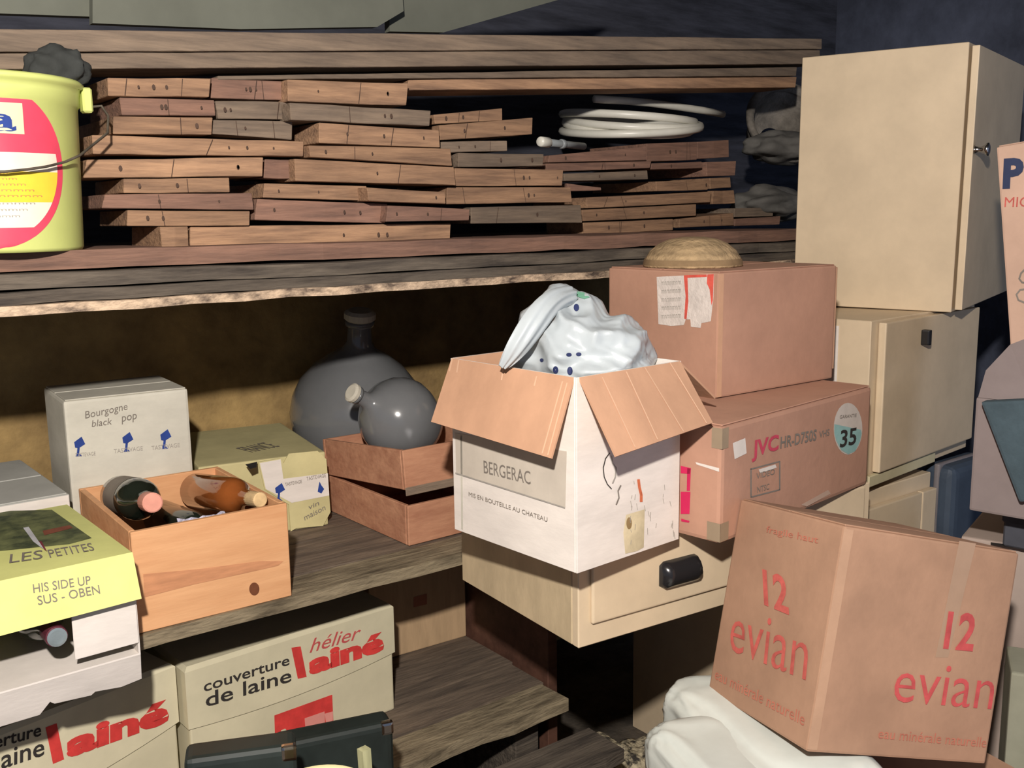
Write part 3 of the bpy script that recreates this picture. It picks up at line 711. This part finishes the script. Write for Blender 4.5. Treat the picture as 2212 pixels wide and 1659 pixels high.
mc = thing('wall_cabinet', 'beige kitchen cabinet with a dark handle under the tall cabinet', 'cabinet', (1.921, 1.225, -.602), 5.5)
mk('body', B(0, 0, 0, .536, .32, .37, bev=.002), BEIGE, mc)
md_ = door_block(mc, 'door', .03, .52, .03, .365, BEIGE, .020)
hp = loc(mc, 1, -.02, (1992, 728)); bmh = bmesh.new(); bx(bmh, hp.x-.008, -.040, hp.z-.018, hp.x+.008, -.020, hp.z+.018); bevel(bmh, .004, 2); mk('handle', bmh, BLACKP, md_)
mk('side_sheet', B(-.0016, .075, .004, -.0004, .318, .355, bev=0), WHITEC, mc)
mk('bottom_rail', B(.0, -.012, .0, .33, -.001, .026, bev=.002), mat('cream_rail', (206, 196, 160), .6, .06, 6), mc)

uc = thing('wall_cabinet', 'tall cream kitchen cabinet with a chrome knob on top of the stack', 'cabinet', (2.212, 1.203, -.2315), 15.9, .7, -1.2)
mk('body', B(0, .002, 0, .541, .38, .60, bev=.0015), BEIGE, uc)
ud = mk('door', B(.004, -.020, .006, .537, -.004, .592, bev=.002, seg=2), BEIGE, uc)
kp = loc(uc, 1, -.02, (2100, 323)); Mk = Matrix.Translation(V(kp.x+.02, -.02, kp.z)) @ Matrix.Rotation(pi/2, 4, 'X')
mk('knob', lathe(bmesh.new(), [(.010, 0), (.007, .003), (.006, .014), (.010, .022), (.0145, .026), (.0145, .030), (.010, .032)], 24, Mk), CHROME, ud, True)

dr = thing('drawer_unit', 'low beige drawer with a black cup handle under the white wine carton', 'drawer', (1.055, 1.215, -.724), -4.9)
mk('body', B(0, .002, 0, .75, .378, .1735, bev=.002), BEIGE2, dr)
df = mk('drawer_front', B(0, -.017, .0, .75, .0015, .1735, bev=.002), BEIGE, dr)
mk('front_panel', B(.024, -.0255, .040, .726, -.0165, .1715, bev=.006, seg=3), BEIGE, df)
hp = loc(dr, 1, -.0255, (1466, 1233)); cup_handle(dr, hp.x, hp.z, .092, .050, -.0255, parent=df)

# ------------------------------------------------------------------ VCR carton
jv = thing('electronics_carton', 'brown video recorder carton with a red logo and oval 35 sticker', 'carton', (1.256, 1.067, -.5495), 6.6)
w_, d_, h_ = .528, .40, .203
carton(jv, w_, d_, h_, KRAFT, None, .008)
mk('corner_tape', B(-.0008, -.0008, .004,   .024, -.0002, .036, bev=0), TAPEG, jv); mk('corner_tape', B(-.0008, -.0008, .004, -.0002, .026, .036, bev=0), TAPEG, jv)
mk('corner_tape', B(-.0008, -.0008, .165, .018, -.0002, h_-.003, bev=0), TAPEG, jv); mk('corner_tape', B(-.0008, -.0002, .165, -.0002, .020, h_-.003, bev=0), TAPEG, jv)
text(jv, 'JVC', 'front', (1623, 986), (1680, 970), (1620, 953), mat('logo_red', (190, 70, 90), .7, .08, 30), bold=.03)
text(jv, 'HR-D750S', 'front', (1684, 968), (1762, 950), (1682, 944), INKG, bold=.02)
text(jv, 'VHS', 'front', (1768, 946), (1790, 940), (1767, 932), INKG, bold=.01)
decal(jv, 'oval_sticker', 'front', ell(1831, 926, 31, 56, 28), mat('sticker_white', (206, 196, 186), .6, .04, 20))
decal(jv, 'sticker_half', 'front', [(1801, 916), (1858, 928), (1860, 936), (1856, 954), (1846, 974), (1831, 981), (1816, 972), (1805, 952), (1801, 936)], mat('sticker_teal', (150, 190, 186), .6, .06, 20), 0, .0014)
text(jv, '35', 'front', (1812, 966), (1847, 958), (1811, 930), INK, 0, .002, bold=.02)
text(jv, 'GARANTIE', 'front', (1812, 904), (1848, 900), (1811, 897), INKG, 0, .002)
decal(jv, 'white_label', 'front', [(1582, 957), (1609, 946), (1612, 979), (1586, 992)], mat('paper_white', (216, 208, 200), .7, .04, 20))
for (a, b) in (((1620, 1012), (1684, 995)), ((1622, 1072), (1684, 1056))):
    decal(jv, 'printed_line', 'front', [a, b, (b[0], b[1]+3), (a[0], a[1]+3)], INKG)
for a in (1620, 1682):
    s = (a-1620)/62*-16; decal(jv, 'printed_line', 'front', [(a, 1012+s), (a+3, 1012+s), (a+3, 1074+s), (a, 1074+s)], INKG)
decal(jv, 'label_strip', 'front', [(1638, 1014), (1674, 1003), (1677, 1010), (1641, 1022)], mat('paper_white', (216, 208, 200)))
text(jv, 'VIDEO', 'front', (1632, 1034), (1672, 1024), (1631, 1022), INKG); text(jv, 'NTSC', 'front', (1634, 1064), (1660, 1056), (1633, 1052), INKG)
decal(jv, 'clear_tape', 'front', [(1730, 1090), (1788, 1058), (1794, 1066), (1742, 1094)], mat('clear_tape', (196, 168, 150), .3, .04, 10, spec=.5))
MAG = mat('magenta_ink', (206, 44, 92), .7, .06, 20)
decal(jv, 'red_mark', 'left', [(1471, 1006), (1493, 1011), (1491, 1024), (1471, 1022)], MAG); decal(jv, 'red_mark', 'left', [(1485, 1011), (1493, 1012), (1491, 1060), (1484, 1060)], MAG)
decal(jv, 'red_mark', 'left', [(1471, 1062), (1492, 1062), (1490, 1110), (1471, 1110)], MAG); decal(jv, 'red_mark', 'left', [(1472, 1120), (1490, 1125), (1489, 1129), (1472, 1126)], MAG)
decal(jv, 'white_line', 'left', [(1503, 998), (1554, 1011), (1554, 1019), (1505, 1003)], mat('paper_white', (216, 208, 200)))

# ------------------------------------------------------------------ brown carton with torn white label
lc = thing('carton', 'brown carton with a torn white and red label on top of the video carton', 'carton', (1.432, 1.232, -.3425), -.8)
w_, d_, h_ = .358, .302, .236
carton(lc, w_, d_, h_, KRAFT, None, .004)
mk('loose_flap', B(w_+.001, .0, .02, w_+.004, .12, h_-.004, bev=.0008), KRAFTD, lc)
decal(lc, 'torn_label', 'left', [(1419, 598), (1543, 592), (1542, 640), (1536, 694), (1516, 698), (1514, 708), (1493, 706), (1492, 690), (1482, 690), (1478, 702), (1450, 704), (1423, 700)], mat('torn_paper', (218, 208, 200), .85, .06, 40, bump=.2))
RL = mat('label_red_print', (222, 96, 82), .7, .1, 40)
decal(lc, 'label_red_part', 'left', [(1529, 593), (1543, 592), (1541, 648), (1538, 660), (1534, 625), (1528, 612)], RL, 0, .0014)
decal(lc, 'label_red_part', 'left', [(1478, 595), (1486, 594), (1488, 650), (1484, 690), (1479, 688), (1482, 640)], RL, 0, .0014)
decal(lc, 'label_red_part', 'left', [(1486, 594), (1528, 593), (1528, 598), (1486, 600)], RL, 0, .0014)
for i in range(5):
    text(lc, 'mnmnmnm', 'left', (1430, 616+i*18), (1472, 614+i*18), (1430, 608+i*18), INKF, 0, .0014)
mk('cap_strip', B(.0, -.0012, .002, .012, -.0004, h_-.002, bev=0), KRAFTP, lc)

# straw hat on top
hat = thing('straw_hat', 'round straw hat crown showing above the labelled brown carton', 'hat', (1.545, 1.40, -.1035), 0)
STRAW = mat('straw', (176, 150, 114), .9, .15, 30, bump=.5, bscale=90, band=('Z', 20, .25))
mk('crown', lathe(bmesh.new(), [(.100, 0), (.101, .004), (.097, .016), (.087, .032), (.070, .046), (.048, .055), (.024, .059), (.004, .060)], 40), STRAW, hat, True)
mk('hat_band', lathe(bmesh.new(), [(.1012, .004), (.1002, .010), (.0985, .0155)], 40, cap=False), mat('straw_band', (140, 116, 86), .9, .1, 20), hat, True)

# ------------------------------------------------------------------ Bergerac wine carton with plastic bag
bg_ = thing('wine_carton', 'white open wine carton with brown flaps folded out, holding a plastic bag', 'carton', (.980, 1.117, -.550), 3.5)
w_, d_, h_, t_ = .246, .311, .310, .004
mk('left_wall', B(0, .0045, 0, t_, d_, h_, bev=.0008), WHITEC, bg_); mk('right_wall', B(w_-t_, .0045, 0, w_, d_, h_, bev=.0008), WHITEC, bg_)
mk('front_wall', B(.0, 0, 0, w_, t_, h_, bev=.0008), WHITEC, bg_); mk('back_wall', B(t_, d_-t_, 0, w_-t_, d_, h_, bev=.0008), WHITEC, bg_)
mk('bottom_panel', B(t_, t_, 0, w_-t_, d_-t_, .004, bev=0), KRAFTP, bg_)
mk('inner_lining', B(t_+.0003, d_-t_-.002, .005, w_-t_-.0003, d_-t_-.0003, h_, bev=0), KRAFTP, bg_)
FLX = mat('flap_kraft_x', (200, 156, 126), .85, .06, 5, (1, 1, 1), .06, 60, band=('X', 5, .05))
FLY = mat('flap_kraft_y', (200, 156, 126), .85, .06, 5, (1, 1, 1), .06, 60, band=('Y', 5, .05))
def bflap(pts, name='flap', m=None):
    p = [Vector(q) for q in pts]; n = (p[1]-p[0]).cross(p[2]-p[0])
    if n.z < 0: n = -n
    bm = bmesh.new(); slab(bm, p, n, .0035); o = mk(name, bm, m or KRAFTP, bg_)
    return o
ol = loc(bg_, 1, .006, (1190, 990)); ofl = loc(bg_, 1, d_-.004, (931, 911))
bflap([(0, .006, h_), (0, d_-.003, h_), (ofl.x, d_-.004, ofl.z), (ol.x, .006, ol.z)], m=FLY)
of_ = loc(bg_, 0, .008, (1331, 986)); ofr = loc(bg_, 0, w_+.004, (1540, 913))
bflap([(.006, 0, h_), (w_-.003, 0, h_), (w_+.004, ofr.y, ofr.z), (.008, of_.y, of_.z)], m=FLX)
bflap([(w_, .004, h_), (w_, d_-.004, h_), (w_+.10, d_-.004, h_-.075), (w_+.10, .004, h_-.075)])
bflap([(.004, d_, h_), (w_-.004, d_, h_), (w_-.004, d_+.05, h_-.115), (.004, d_+.05, h_-.115)])
CRL = mat('crease_light', (216, 176, 146), .85, .05, 8)
def plane_stroke(root, origin, n, a, b, wpx, m, name='crease'):
    q = [hit_plane(root, origin, n, p)+n*.0009 for p in ((a[0]-wpx/2, a[1]), (a[0]+wpx/2, a[1]), (b[0]+wpx/2, b[1]), (b[0]-wpx/2, b[1]))]
    bm = bmesh.new(); f = bm.faces.new([bm.verts.new(p) for p in q]); f.normal_update()
    if f.normal.dot(n) < 0: f.normal_flip()
    return mk(name, bm, m, root)
ln = (V(0, 1, 0)).cross(ol-V(0, .006, h_)).normalized(); ln = ln if ln.x < 0 else -ln
for a, b in (((978, 774), (946, 912)), ((992, 778), (968, 920)), ((1088, 798), (1062, 948)), ((1160, 813), (1122, 968)), ((1216, 824), (1172, 980)), ((1226, 827), (1184, 984))):
    plane_stroke(bg_, V(0, .006, h_), ln, a, b, 3, CRL)
rn = (V(1, 0, 0)).cross(of_-V(.006, 0, h_)).normalized(); rn = rn if rn.y < 0 else -rn
for a, b in (((1300, 815), (1372, 968)), ((1352, 803), (1420, 950)), ((1392, 794), (1476, 933)), ((1446, 783), (1526, 915))):
    plane_stroke(bg_, V(.006, 0, h_), rn, a, b, 2.4, CRL)
decal(bg_, 'print_panel', 'left', [(984, 935), (1225, 975), (1222, 1096), (986, 1021)], mat('print_beige', (202, 192, 178), .8, .05, 10))
text(bg_, 'BERGERAC', 'left', (1047, 1021), (1148, 1046), (1046, 994), INKG, off=.0018)
text(bg_, 'MIS EN BOUTEILLE AU CHATEAU', 'left', (1014, 1071), (1184, 1127), (1014, 1062), INKG, off=.0016)
for a, b in (((985, 1020), (1222, 1095)),):
    decal(bg_, 'print_line', 'left', [a, b, (b[0], b[1]+3), (a[0], a[1]+3)], INKF, 0, .0016)
decal(bg_, 'crease', 'left', [(995, 940), (999, 940), (1001, 1144), (997, 1142)], OFFW)
arc = [(1313+14*cos(t)*1.0, 1010+48*sin(t)) for t in [pi*.45+i*pi*1.05/16 for i in range(17)]]
bm = bmesh.new()
def stroke(root, face, pxs, wpx, m, val=0, off=.0012, name='pen_mark'):
    L = [(x, y) for x, y in pxs]; left = []; right = []
    for i, (x, y) in enumerate(L):
        a = L[max(0, i-1)]; b = L[min(len(L)-1, i+1)]; dx, dy = b[0]-a[0], b[1]-a[1]; q = sqrt(dx*dx+dy*dy) or 1
        left.append((x-dy/q*wpx/2, y+dx/q*wpx/2)); right.append((x+dy/q*wpx/2, y-dx/q*wpx/2))
    ax, n = FACE[face]; bm = bmesh.new()
    A = [bm.verts.new(loc(root, ax, val, p)+n*off) for p in left]; C = [bm.verts.new(loc(root, ax, val, p)+n*off) for p in right]
    for i in range(len(L)-1):
        f = bm.faces.new((A[i], A[i+1], C[i+1], C[i])); f.normal_update()
        if f.normal.dot(n) < 0: f.normal_flip()
    return mk(name, bm, m, root)
bm.free()
stroke(bg_, 'front', [(1316, 978), (1307, 990), (1302, 1010), (1304, 1030), (1311, 1046), (1320, 1056)], 2.2, INK)
stroke(bg_, 'front', [(1320, 984), (1322, 1000), (1330, 1010), (1328, 1030), (1322, 1044)], 3, INKF)
stroke(bg_, 'front', [(1340, 1048), (1334, 1060), (1336, 1075), (1330, 1090)], 3, INKG)
stroke(bg_, 'front', [(1378, 1035), (1380, 1052), (1384, 1068), (1384, 1084)], 6, mat('orange_ink', (214, 116, 78), .7, .1, 30))
decal(bg_, 'stain', 'front', [(1352, 1112), (1392, 1100), (1390, 1182), (1376, 1190), (1350, 1196), (1346, 1150)], mat('yellow_stain', (210, 196, 162), .8, .12, 14), 0, .0007)
decal(bg_, 'stain', 'front', ell(1358, 1130, 6, 13), mat('brown_stain', (160, 134, 92), .8, .1, 14), 0, .0011)
random.seed(11)
for i in range(26):
    x = random.uniform(1352, 1455); y = random.uniform(1040, 1170)-(x-1352)*.2
    stroke(bg_, 'front', [(x, y), (x+random.uniform(-2, 3), y+random.uniform(6, 18))], 1.1, INKF)

# the bag: a crumpled mesh shaped in the carton's frame
BAG = mat('bag_plastic', (184, 192, 196), .3, .06, 5, (1, 1, 1), .35, 9, spec=.5)
bag = bpy.data.objects.new('plastic_bag', None); COL.objects.link(bag); bag.matrix_world = ROOTM[bg_.name]; ROOTM[bag.name] = ROOTM[bg_.name]
tag(bag, 'stuffed white plastic carrier bag with blue dots in the white open wine carton', 'bag')
bm = bmesh.new(); bmesh.ops.create_icosphere(bm, subdivisions=6, radius=1)
cx, cy, cz = .140, .128, h_-.012
for v in bm.verts:
    p = v.co.copy()
    q = V(p.x*.098, p.y*.112, 0)
    q.x = max(-.096, min(.094, q.x*1.12)); q.y = max(-.112, min(.118, q.y*1.08))
    z = p.z*(.098 if p.z > 0 else .17)
    if p.z > 0:
        z += .042*math.exp(-((p.x+.0)**2+(p.y-.40)**2)/.28)*p.z      # knotted top, rear left
        z += .012*p.z*(p.y-p.x)
    warp = mnoise.noise(p*1.1)*1.4
    rid = .015*(1-2.4*abs(mnoise.noise(V(p.x*.7+p.z*1.1+warp*.4, p.y*2.6-p.x*1.3, p.z*1.6))))
    rid += .0045*(1-2.4*abs(mnoise.noise(V(p.x*2.4-p.y*1.2+5, p.y*1.1+warp, p.z*4.5))))
    rid += .0012*(1-2.4*abs(mnoise.noise(V(p.x*7+9, p.y*4, p.z*6))))
    q.z = z
    if p.z > -.05: q += p.normalized()*rid*min(1, (p.z+.05)*6)
    if p.z <= 0.1:
        q.x = max(-.125, min(.098, q.x)); q.y = max(-.12, min(.15, q.y))
    v.co = q+V(cx, cy, cz)
bagbody = mk('bag_body', bm, BAG, bag, True)
# handle loop falling to the left over the flap
def bagp(px, y): return loc(bag, 1, y, px)
Lp = [bagp((1240, 636), .13), bagp((1200, 644), .122), bagp((1166, 680), .115), bagp((1136, 724), .118), bagp((1106, 764), .13), bagp((1084, 794), .146)]
def ribbon(pts, wids, th, m, name, parent, nrm=V(0, -1, .3)):
    bm = bmesh.new(); rows = []
    for i, p in enumerate(pts):
        a = pts[max(0, i-1)]; b = pts[min(len(pts)-1, i+1)]; t = (b-a).normalized(); s = t.cross(nrm).normalized(); o_ = t.cross(s).normalized()*-1
        wd = wids[i]; row = []
        for k in range(9):
            u = -1+2*k/8; row.append(bm.verts.new(p+s*wd*u + o_*(wd*.6*cos(u*pi*.5)+.004*sin(u*9+i))))
        rows.append(row)
    for r1, r2 in zip(rows, rows[1:]):
        for k in range(8): bm.faces.new((r1[k], r1[k+1], r2[k+1], r2[k]))
    bmesh.ops.recalc_face_normals(bm, faces=bm.faces[:])
    o = mk(name, bm, m, parent, True); md = o.modifiers.new('s', 'SOLIDIFY'); md.thickness = th
    m2 = o.modifiers.new('ss', 'SUBSURF'); m2.levels = 2; m2.render_levels = 2
    return o
ribbon(Lp, [.016, .021, .024, .023, .018, .009], .0015, BAG, 'bag_handle', bag)
ribbon([bagp((1262, 700), .12), bagp((1240, 672), .14), bagp((1222, 645), .16), bagp((1226, 626), .18)], [.016, .020, .020, .012], .0015, BAG, 'bag_handle', bag)
def put_disc(target, pxs, m, off=.0012, name='printed_dot', parent=None):
    """flat print lying on a mesh, projected where it is seen"""
    me = target.data; bv = BVHTree.FromPolygons([v.co for v in me.vertices], [tuple(p.vertices) for p in me.polygons])
    Mi = ROOTM[target.parent.name].inverted(); o = Mi @ CAMPOS; bm = bmesh.new(); vs = []
    for px in pxs:
        d = (Mi.to_3x3() @ ray(*px)).normalized(); h, n, i, dist = bv.ray_cast(o, d)
        if h is None: bm.free(); return None
        vs.append(bm.verts.new(h - d*off*2))
    bm.faces.new(vs); bmesh.ops.triangulate(bm, faces=bm.faces[:])
    return mk(name, bm, m, parent or target)
DOT = mat('navy_dot', (44, 52, 92), .6, .05, 20)
for x, y, r1, r2 in ((1245, 664, 6, 8), (1211, 634, 4, 8), (1200, 799, 6, 8), (1231, 801, 6, 9), (1229, 766, 6, 4), (1250, 765, 6, 4), (1413, 722, 4, 7), (1170, 778, 4, 4)):
    put_disc(bagbody, ell(x, y, r1, r2, 12), DOT)
put_disc(bagbody, [(1240, 628), (1262, 632), (1274, 642), (1262, 646), (1246, 640)], mat('green_print', (120, 176, 150), .6, .1, 20), name='green_print')

# ------------------------------------------------------------------ Evian carton
ev = thing('water_carton', 'large brown carton printed 12 in red, tilted in front of the drawer', 'carton', (1.139, .798, -.766), -18.4, -7.1, 14.0)
w_, d_, h_ = .332, .279, .330
bm = bmesh.new(); bx(bm, 0, 0, 0, w_, d_, h_); bevel(bm, .004, 2); mk('body', bm, KRAFTD, ev)
for s in (0, 1): mk('top_flap', B(.003, .003+s*d_/2, h_, w_-.003, d_/2-.0015+s*d_/2-.0025, h_+.0025, bev=.0008), KRAFTD, ev)
mk('corner_tape', B(-.0006, -.0008, .004, .016, -.0002, h_-.004, bev=0), mat('worn_edge_tape', (184, 148, 122), .5, .06, 8), ev)
text(ev, '12', 'left', (1652, 1304), (1706, 1326), (1648, 1228), EVINK, bold=.025, ortho=False)
text(ev, 'evian', 'left', (1576, 1404), (1742, 1470), (1586, 1310), EVINK, bold=-.004, ortho=False)
text(ev, 'eau minérale naturelle', 'left', (1545, 1466), (1738, 1568), (1549, 1444), FAINTR)
text(ev, 'fragile haut', 'left', (1656, 1150), (1768, 1174), (1658, 1136), FAINTR)
text(ev, '12', 'front', (2036, 1398), (2100, 1404), (2040, 1318), PINKI, bold=.025)
text(ev, 'evian', 'front', (1926, 1514), (2140, 1532), (1934, 1426), PINKI, bold=-.004)
text(ev, 'eau minérale naturelle', 'front', (1895, 1594), (2128, 1614), (1897, 1572), FAINTR)
decal(ev, 'tape_strip', 'front', [(2072, 1168), (2108, 1174), (2048, 1420), (2020, 1420)], mat('clear_tape2', (170, 140, 116), .35, .04, 10, spec=.5), 0, .0004)

# ------------------------------------------------------------------ white plastic sacks at the bottom
FOIL = mat('white_film_sack', (206, 212, 206), .35, .05, 4, (1, 1, 1), .2, 5, spec=.45)
def sack(center, s, seed, label, rz=0):
    bm = bmesh.new(); bmesh.ops.create_icosphere(bm, subdivisions=5, radius=1); so = V(seed, seed*2.3, seed*.7)
    for v in bm.verts:
        p = v.co.copy(); e = .42
        p = V(math.copysign(abs(p.x)**e, p.x), math.copysign(abs(p.y)**e, p.y), math.copysign(abs(p.z)**.6, p.z))
        n = .07*mnoise.noise(v.co*1.2+so)+.075*(1-2.2*abs(mnoise.noise(V(v.co.x*2.1+v.co.y, v.co.y*.8, v.co.z*1.5)+so)))+.02*(1-2*abs(mnoise.noise(v.co*4.5+so)))
        p *= 1+n; v.co = V(p.x*s[0], p.y*s[1], p.z*s[2])
    o = mk('film_sack', bm, FOIL, None, True); o.location = Vector(center); o.rotation_euler = (0, 0, radians(rz))
    return tag(o, label, 'sack', 'white plastic sacks at the bottom')
sack(at(1660, 1632, 2, Z0-.855), (.105, .20, .062), 2, 'white plastic sack directly under the tilted water carton', -22)
sack(at(1556, 1702, 2, Z0-.855), (.075, .13, .058), 5, 'white plastic sack at the bottom edge, left of the tilted water carton', -22)
sup = thing('carton', 'brown carton standing on the floor beneath the white plastic sacks', 'carton', (.88, .52, -Z0), -12)
carton(sup, .66, .56, .53, KRAFTD, TAPE, .004)

# ------------------------------------------------------------------ things at the bottom left
CASE = mat('dark_green_case', (40, 48, 46), .45, .15, 8, spec=.4)
def case_at(pxl, pxr, Y, label, hh, corner):
    a = at(*pxl, 1, Y); b = at(*pxr, 2, a.z); wd = (b-a).length
    o = thing('hard_case', label, 'case', (a.x, Y, a.z-Z0-hh), math.degrees(atan2(b.y-a.y, b.x-a.x)))
    mk('body', B(0, 0, 0, wd, .055, hh, bev=.012, seg=3), CASE, o)
    mk('metal_corner', B(wd-.022, -.0015, hh-.022, wd+.0005, .014, hh+.0012, bev=.005, seg=2), CHROME, o)
    return o
c1_ = case_at((395, 1645), (640, 1612), 1.32, 'dark green case with a shiny corner standing at the bottom, left one', .30, 1)
c2_ = case_at((600, 1612), (850, 1560), 1.46, 'dark green case standing behind, touching the right blanket carton', .30, 1)
for q, lb in ((c1_, 'left'), (c2_, 'right')):
    zt = q.location.z; zb = 0
    k = thing('low_crate', 'brown box on the floor under the dark green case, ' + lb + ' one', 'box', (q.location.x-.01, q.location.y-.03, -Z0), 0)
    carton(k, .22, .125, zt-.004, KRAFTD, None, .004)
# cream tub lid, pale stick
tq = at(690, 1712, 2, Z0-.74)
tl = thing('tub', 'cream round tub with a lid at the bottom edge in front of the green cases', 'tub', (tq.x, tq.y, -.839), 0)
CRM = mat('cream_plastic', (222, 214, 164), .45, .04, 5, spec=.4)
mk('tub_body', lathe(bmesh.new(), [(.055, 0), (.062, .004), (.068, .085), (.064, .088)], 36), CRM, tl, True)
mk('lid', lathe(bmesh.new(), [(.071, .082), (.072, .096), (.068, .099), (.064, .096), (.01, .097)], 40), CRM, tl, True)
tb = thing('box', 'brown box on the floor carrying the cream tub', 'box', (tq.x-.09, tq.y-.09, -Z0), 0); carton(tb, .18, .18, Z0-.843, KRAFTD, None, .004)
pa = at(786, 1617, 1, 1.30); pb = V(pa.x+.01, pa.y-.02, .002)
st = mk('wooden_stick', tube(bmesh.new(), [pb, pb.lerp(pa, .5), pa], .011, 4), mat('pale_green_wood', (178, 178, 138), .8, .1, 8, (8, 8, 1)))
tag(st, 'pale greenish wooden stick standing upright beside the cream tub', 'stick')
# rubble
RUB = mat('mottled_rubble', (190, 178, 150), .95, .4, 38, bump=.9, bscale=60, dark=(58, 54, 50), fac=(.42, .56))
lump('rubble_heap', at(1320, 1680, 2, .045), (.15, .11, .055), RUB, 4, 'mottled pale rubble heap on the floor right of the lowest shelf', 'rubble', 5, .5, 3.5)

# ------------------------------------------------------------------ right edge
PK_SHADE = mat('shaded_pinkish_card', (136, 124, 122), .85, .06, 5, bump=.05, bscale=50)  # pinkish card darkened, the shade it lies in is part of the colour
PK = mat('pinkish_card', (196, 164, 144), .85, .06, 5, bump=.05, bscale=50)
pbx = thing('tall_carton', 'pale leaning carton with a large dark letter P at the right edge', 'carton', (1.95, .930, -.321), -78.1, 0, -7.3)
carton(pbx, .40, .30, .445, PK, None, .004)
NAVY = mat('navy_print', (44, 54, 84), .7, .06, 20)
a_, b_ = loc(pbx, 1, 0, (2164, 408)), loc(pbx, 1, 0, (2212, 408))
text(pbx, 'P', 'front', (2166, 404), (2210, 402), (2162, 343), NAVY, bold=.05)
text(pbx, 'HILIPS', 'front', (2222, 402), (2480, 396), (2218, 340), NAVY, bold=.05)
text(pbx, 'MICRO', 'front', (2170, 447), (2270, 446), (2168, 426), EVINK)
text(pbx, 'PH', 'front', (2194, 788), (2222, 788), (2193, 768), NAVY, bold=.02)
stroke(pbx, 'front', [(2214, 582), (2206, 590), (2202, 602), (2208, 610), (2220, 612)], 4, INKG)
stroke(pbx, 'front', [(2220, 624), (2204, 626), (2196, 636), (2200, 648), (2214, 654)], 4, INKG)
q_ = at(2108, 858, 2, Z0-.345)
rc = thing('carton', 'pinkish carton coloured darker for shade, with a raised flap, under the leaning carton at the right edge', 'carton', (q_.x, q_.y, -.565), -80)
carton(rc, .55, .40, .565-.345, PK_SHADE, None, .005, seam=False)
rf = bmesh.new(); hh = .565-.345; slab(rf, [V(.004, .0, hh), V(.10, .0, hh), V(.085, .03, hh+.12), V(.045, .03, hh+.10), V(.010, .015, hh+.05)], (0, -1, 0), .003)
mk('raised_flap', rf, PK_SHADE, rc)
a = at(2052, 1150, 1, 1.21); b = at(2145, 1150, 1, 1.21); t = at(2090, 1003, 1, 1.21)
sc_ = thing('suitcase', 'dark blue rounded suitcase standing right of the base cabinet', 'suitcase', (a.x, 1.21, -Z0), 0)
mk('shell', B(0, 0, 0, b.x-a.x, .085, t.z, bev=.03, seg=4), mat('dark_blue_shell', (70, 82, 98), .6, .1, 6), sc_)
mk('shell_rim', B(-.004, .035, .0, b.x-a.x+.004, .05, t.z+.004, bev=.028, seg=4), mat('shell_rim', (130, 124, 126), .5, .1, 6), sc_)
zt = Z0-.655; a = at(2076, 1158, 2, zt); b = at(2142, 1080, 2, zt)
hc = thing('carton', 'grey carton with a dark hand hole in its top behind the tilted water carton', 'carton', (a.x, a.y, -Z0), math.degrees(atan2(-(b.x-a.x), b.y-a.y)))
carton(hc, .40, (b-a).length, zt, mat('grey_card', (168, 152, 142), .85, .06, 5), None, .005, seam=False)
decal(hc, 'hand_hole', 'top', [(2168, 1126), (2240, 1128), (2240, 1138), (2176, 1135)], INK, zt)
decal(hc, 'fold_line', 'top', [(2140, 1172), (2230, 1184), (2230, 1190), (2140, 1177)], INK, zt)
pp = [loc(rc, 1, -.03, p) for p in ((2117, 868), (2250, 862), (2216, 1085), (2201, 1086))]  # added dark wedge standing in for the shadow cast on this carton
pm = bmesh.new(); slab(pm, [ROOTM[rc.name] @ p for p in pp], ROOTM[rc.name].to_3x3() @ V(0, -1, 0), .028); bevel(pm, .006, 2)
po = mk('shadow_slab', pm, mat('shadow_slab_dark', (72, 88, 96), .9, .12, 9, bump=.3, bscale=40)); tag(po, 'dark tapered slab in place of a shadow on the carton at the right edge', 'shadow slab')
sb = thing('dark_box', 'flat dark box between the stacked cartons at the right edge', 'box', (q_.x+.10, q_.y-.02, -.653), -80)
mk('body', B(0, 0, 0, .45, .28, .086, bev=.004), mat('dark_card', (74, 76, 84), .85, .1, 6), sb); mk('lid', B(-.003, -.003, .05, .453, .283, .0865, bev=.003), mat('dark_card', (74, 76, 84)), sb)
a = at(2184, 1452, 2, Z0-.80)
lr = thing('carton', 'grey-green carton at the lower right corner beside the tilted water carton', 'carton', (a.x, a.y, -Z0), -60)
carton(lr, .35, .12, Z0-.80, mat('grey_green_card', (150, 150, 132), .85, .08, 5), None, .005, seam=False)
hid = thing('support_crate', 'beige box on the floor carrying the right half of the drawer', 'box', (1.555, .985, -Z0), 0)
mk('body', B(0, 0, 0, .30, .255, Z0-.7245, bev=.003), BEIGE2, hid)
mk('front_door', B(.006, -.014, .05, .294, -.001, Z0-.74, bev=.003), BEIGE2, hid)
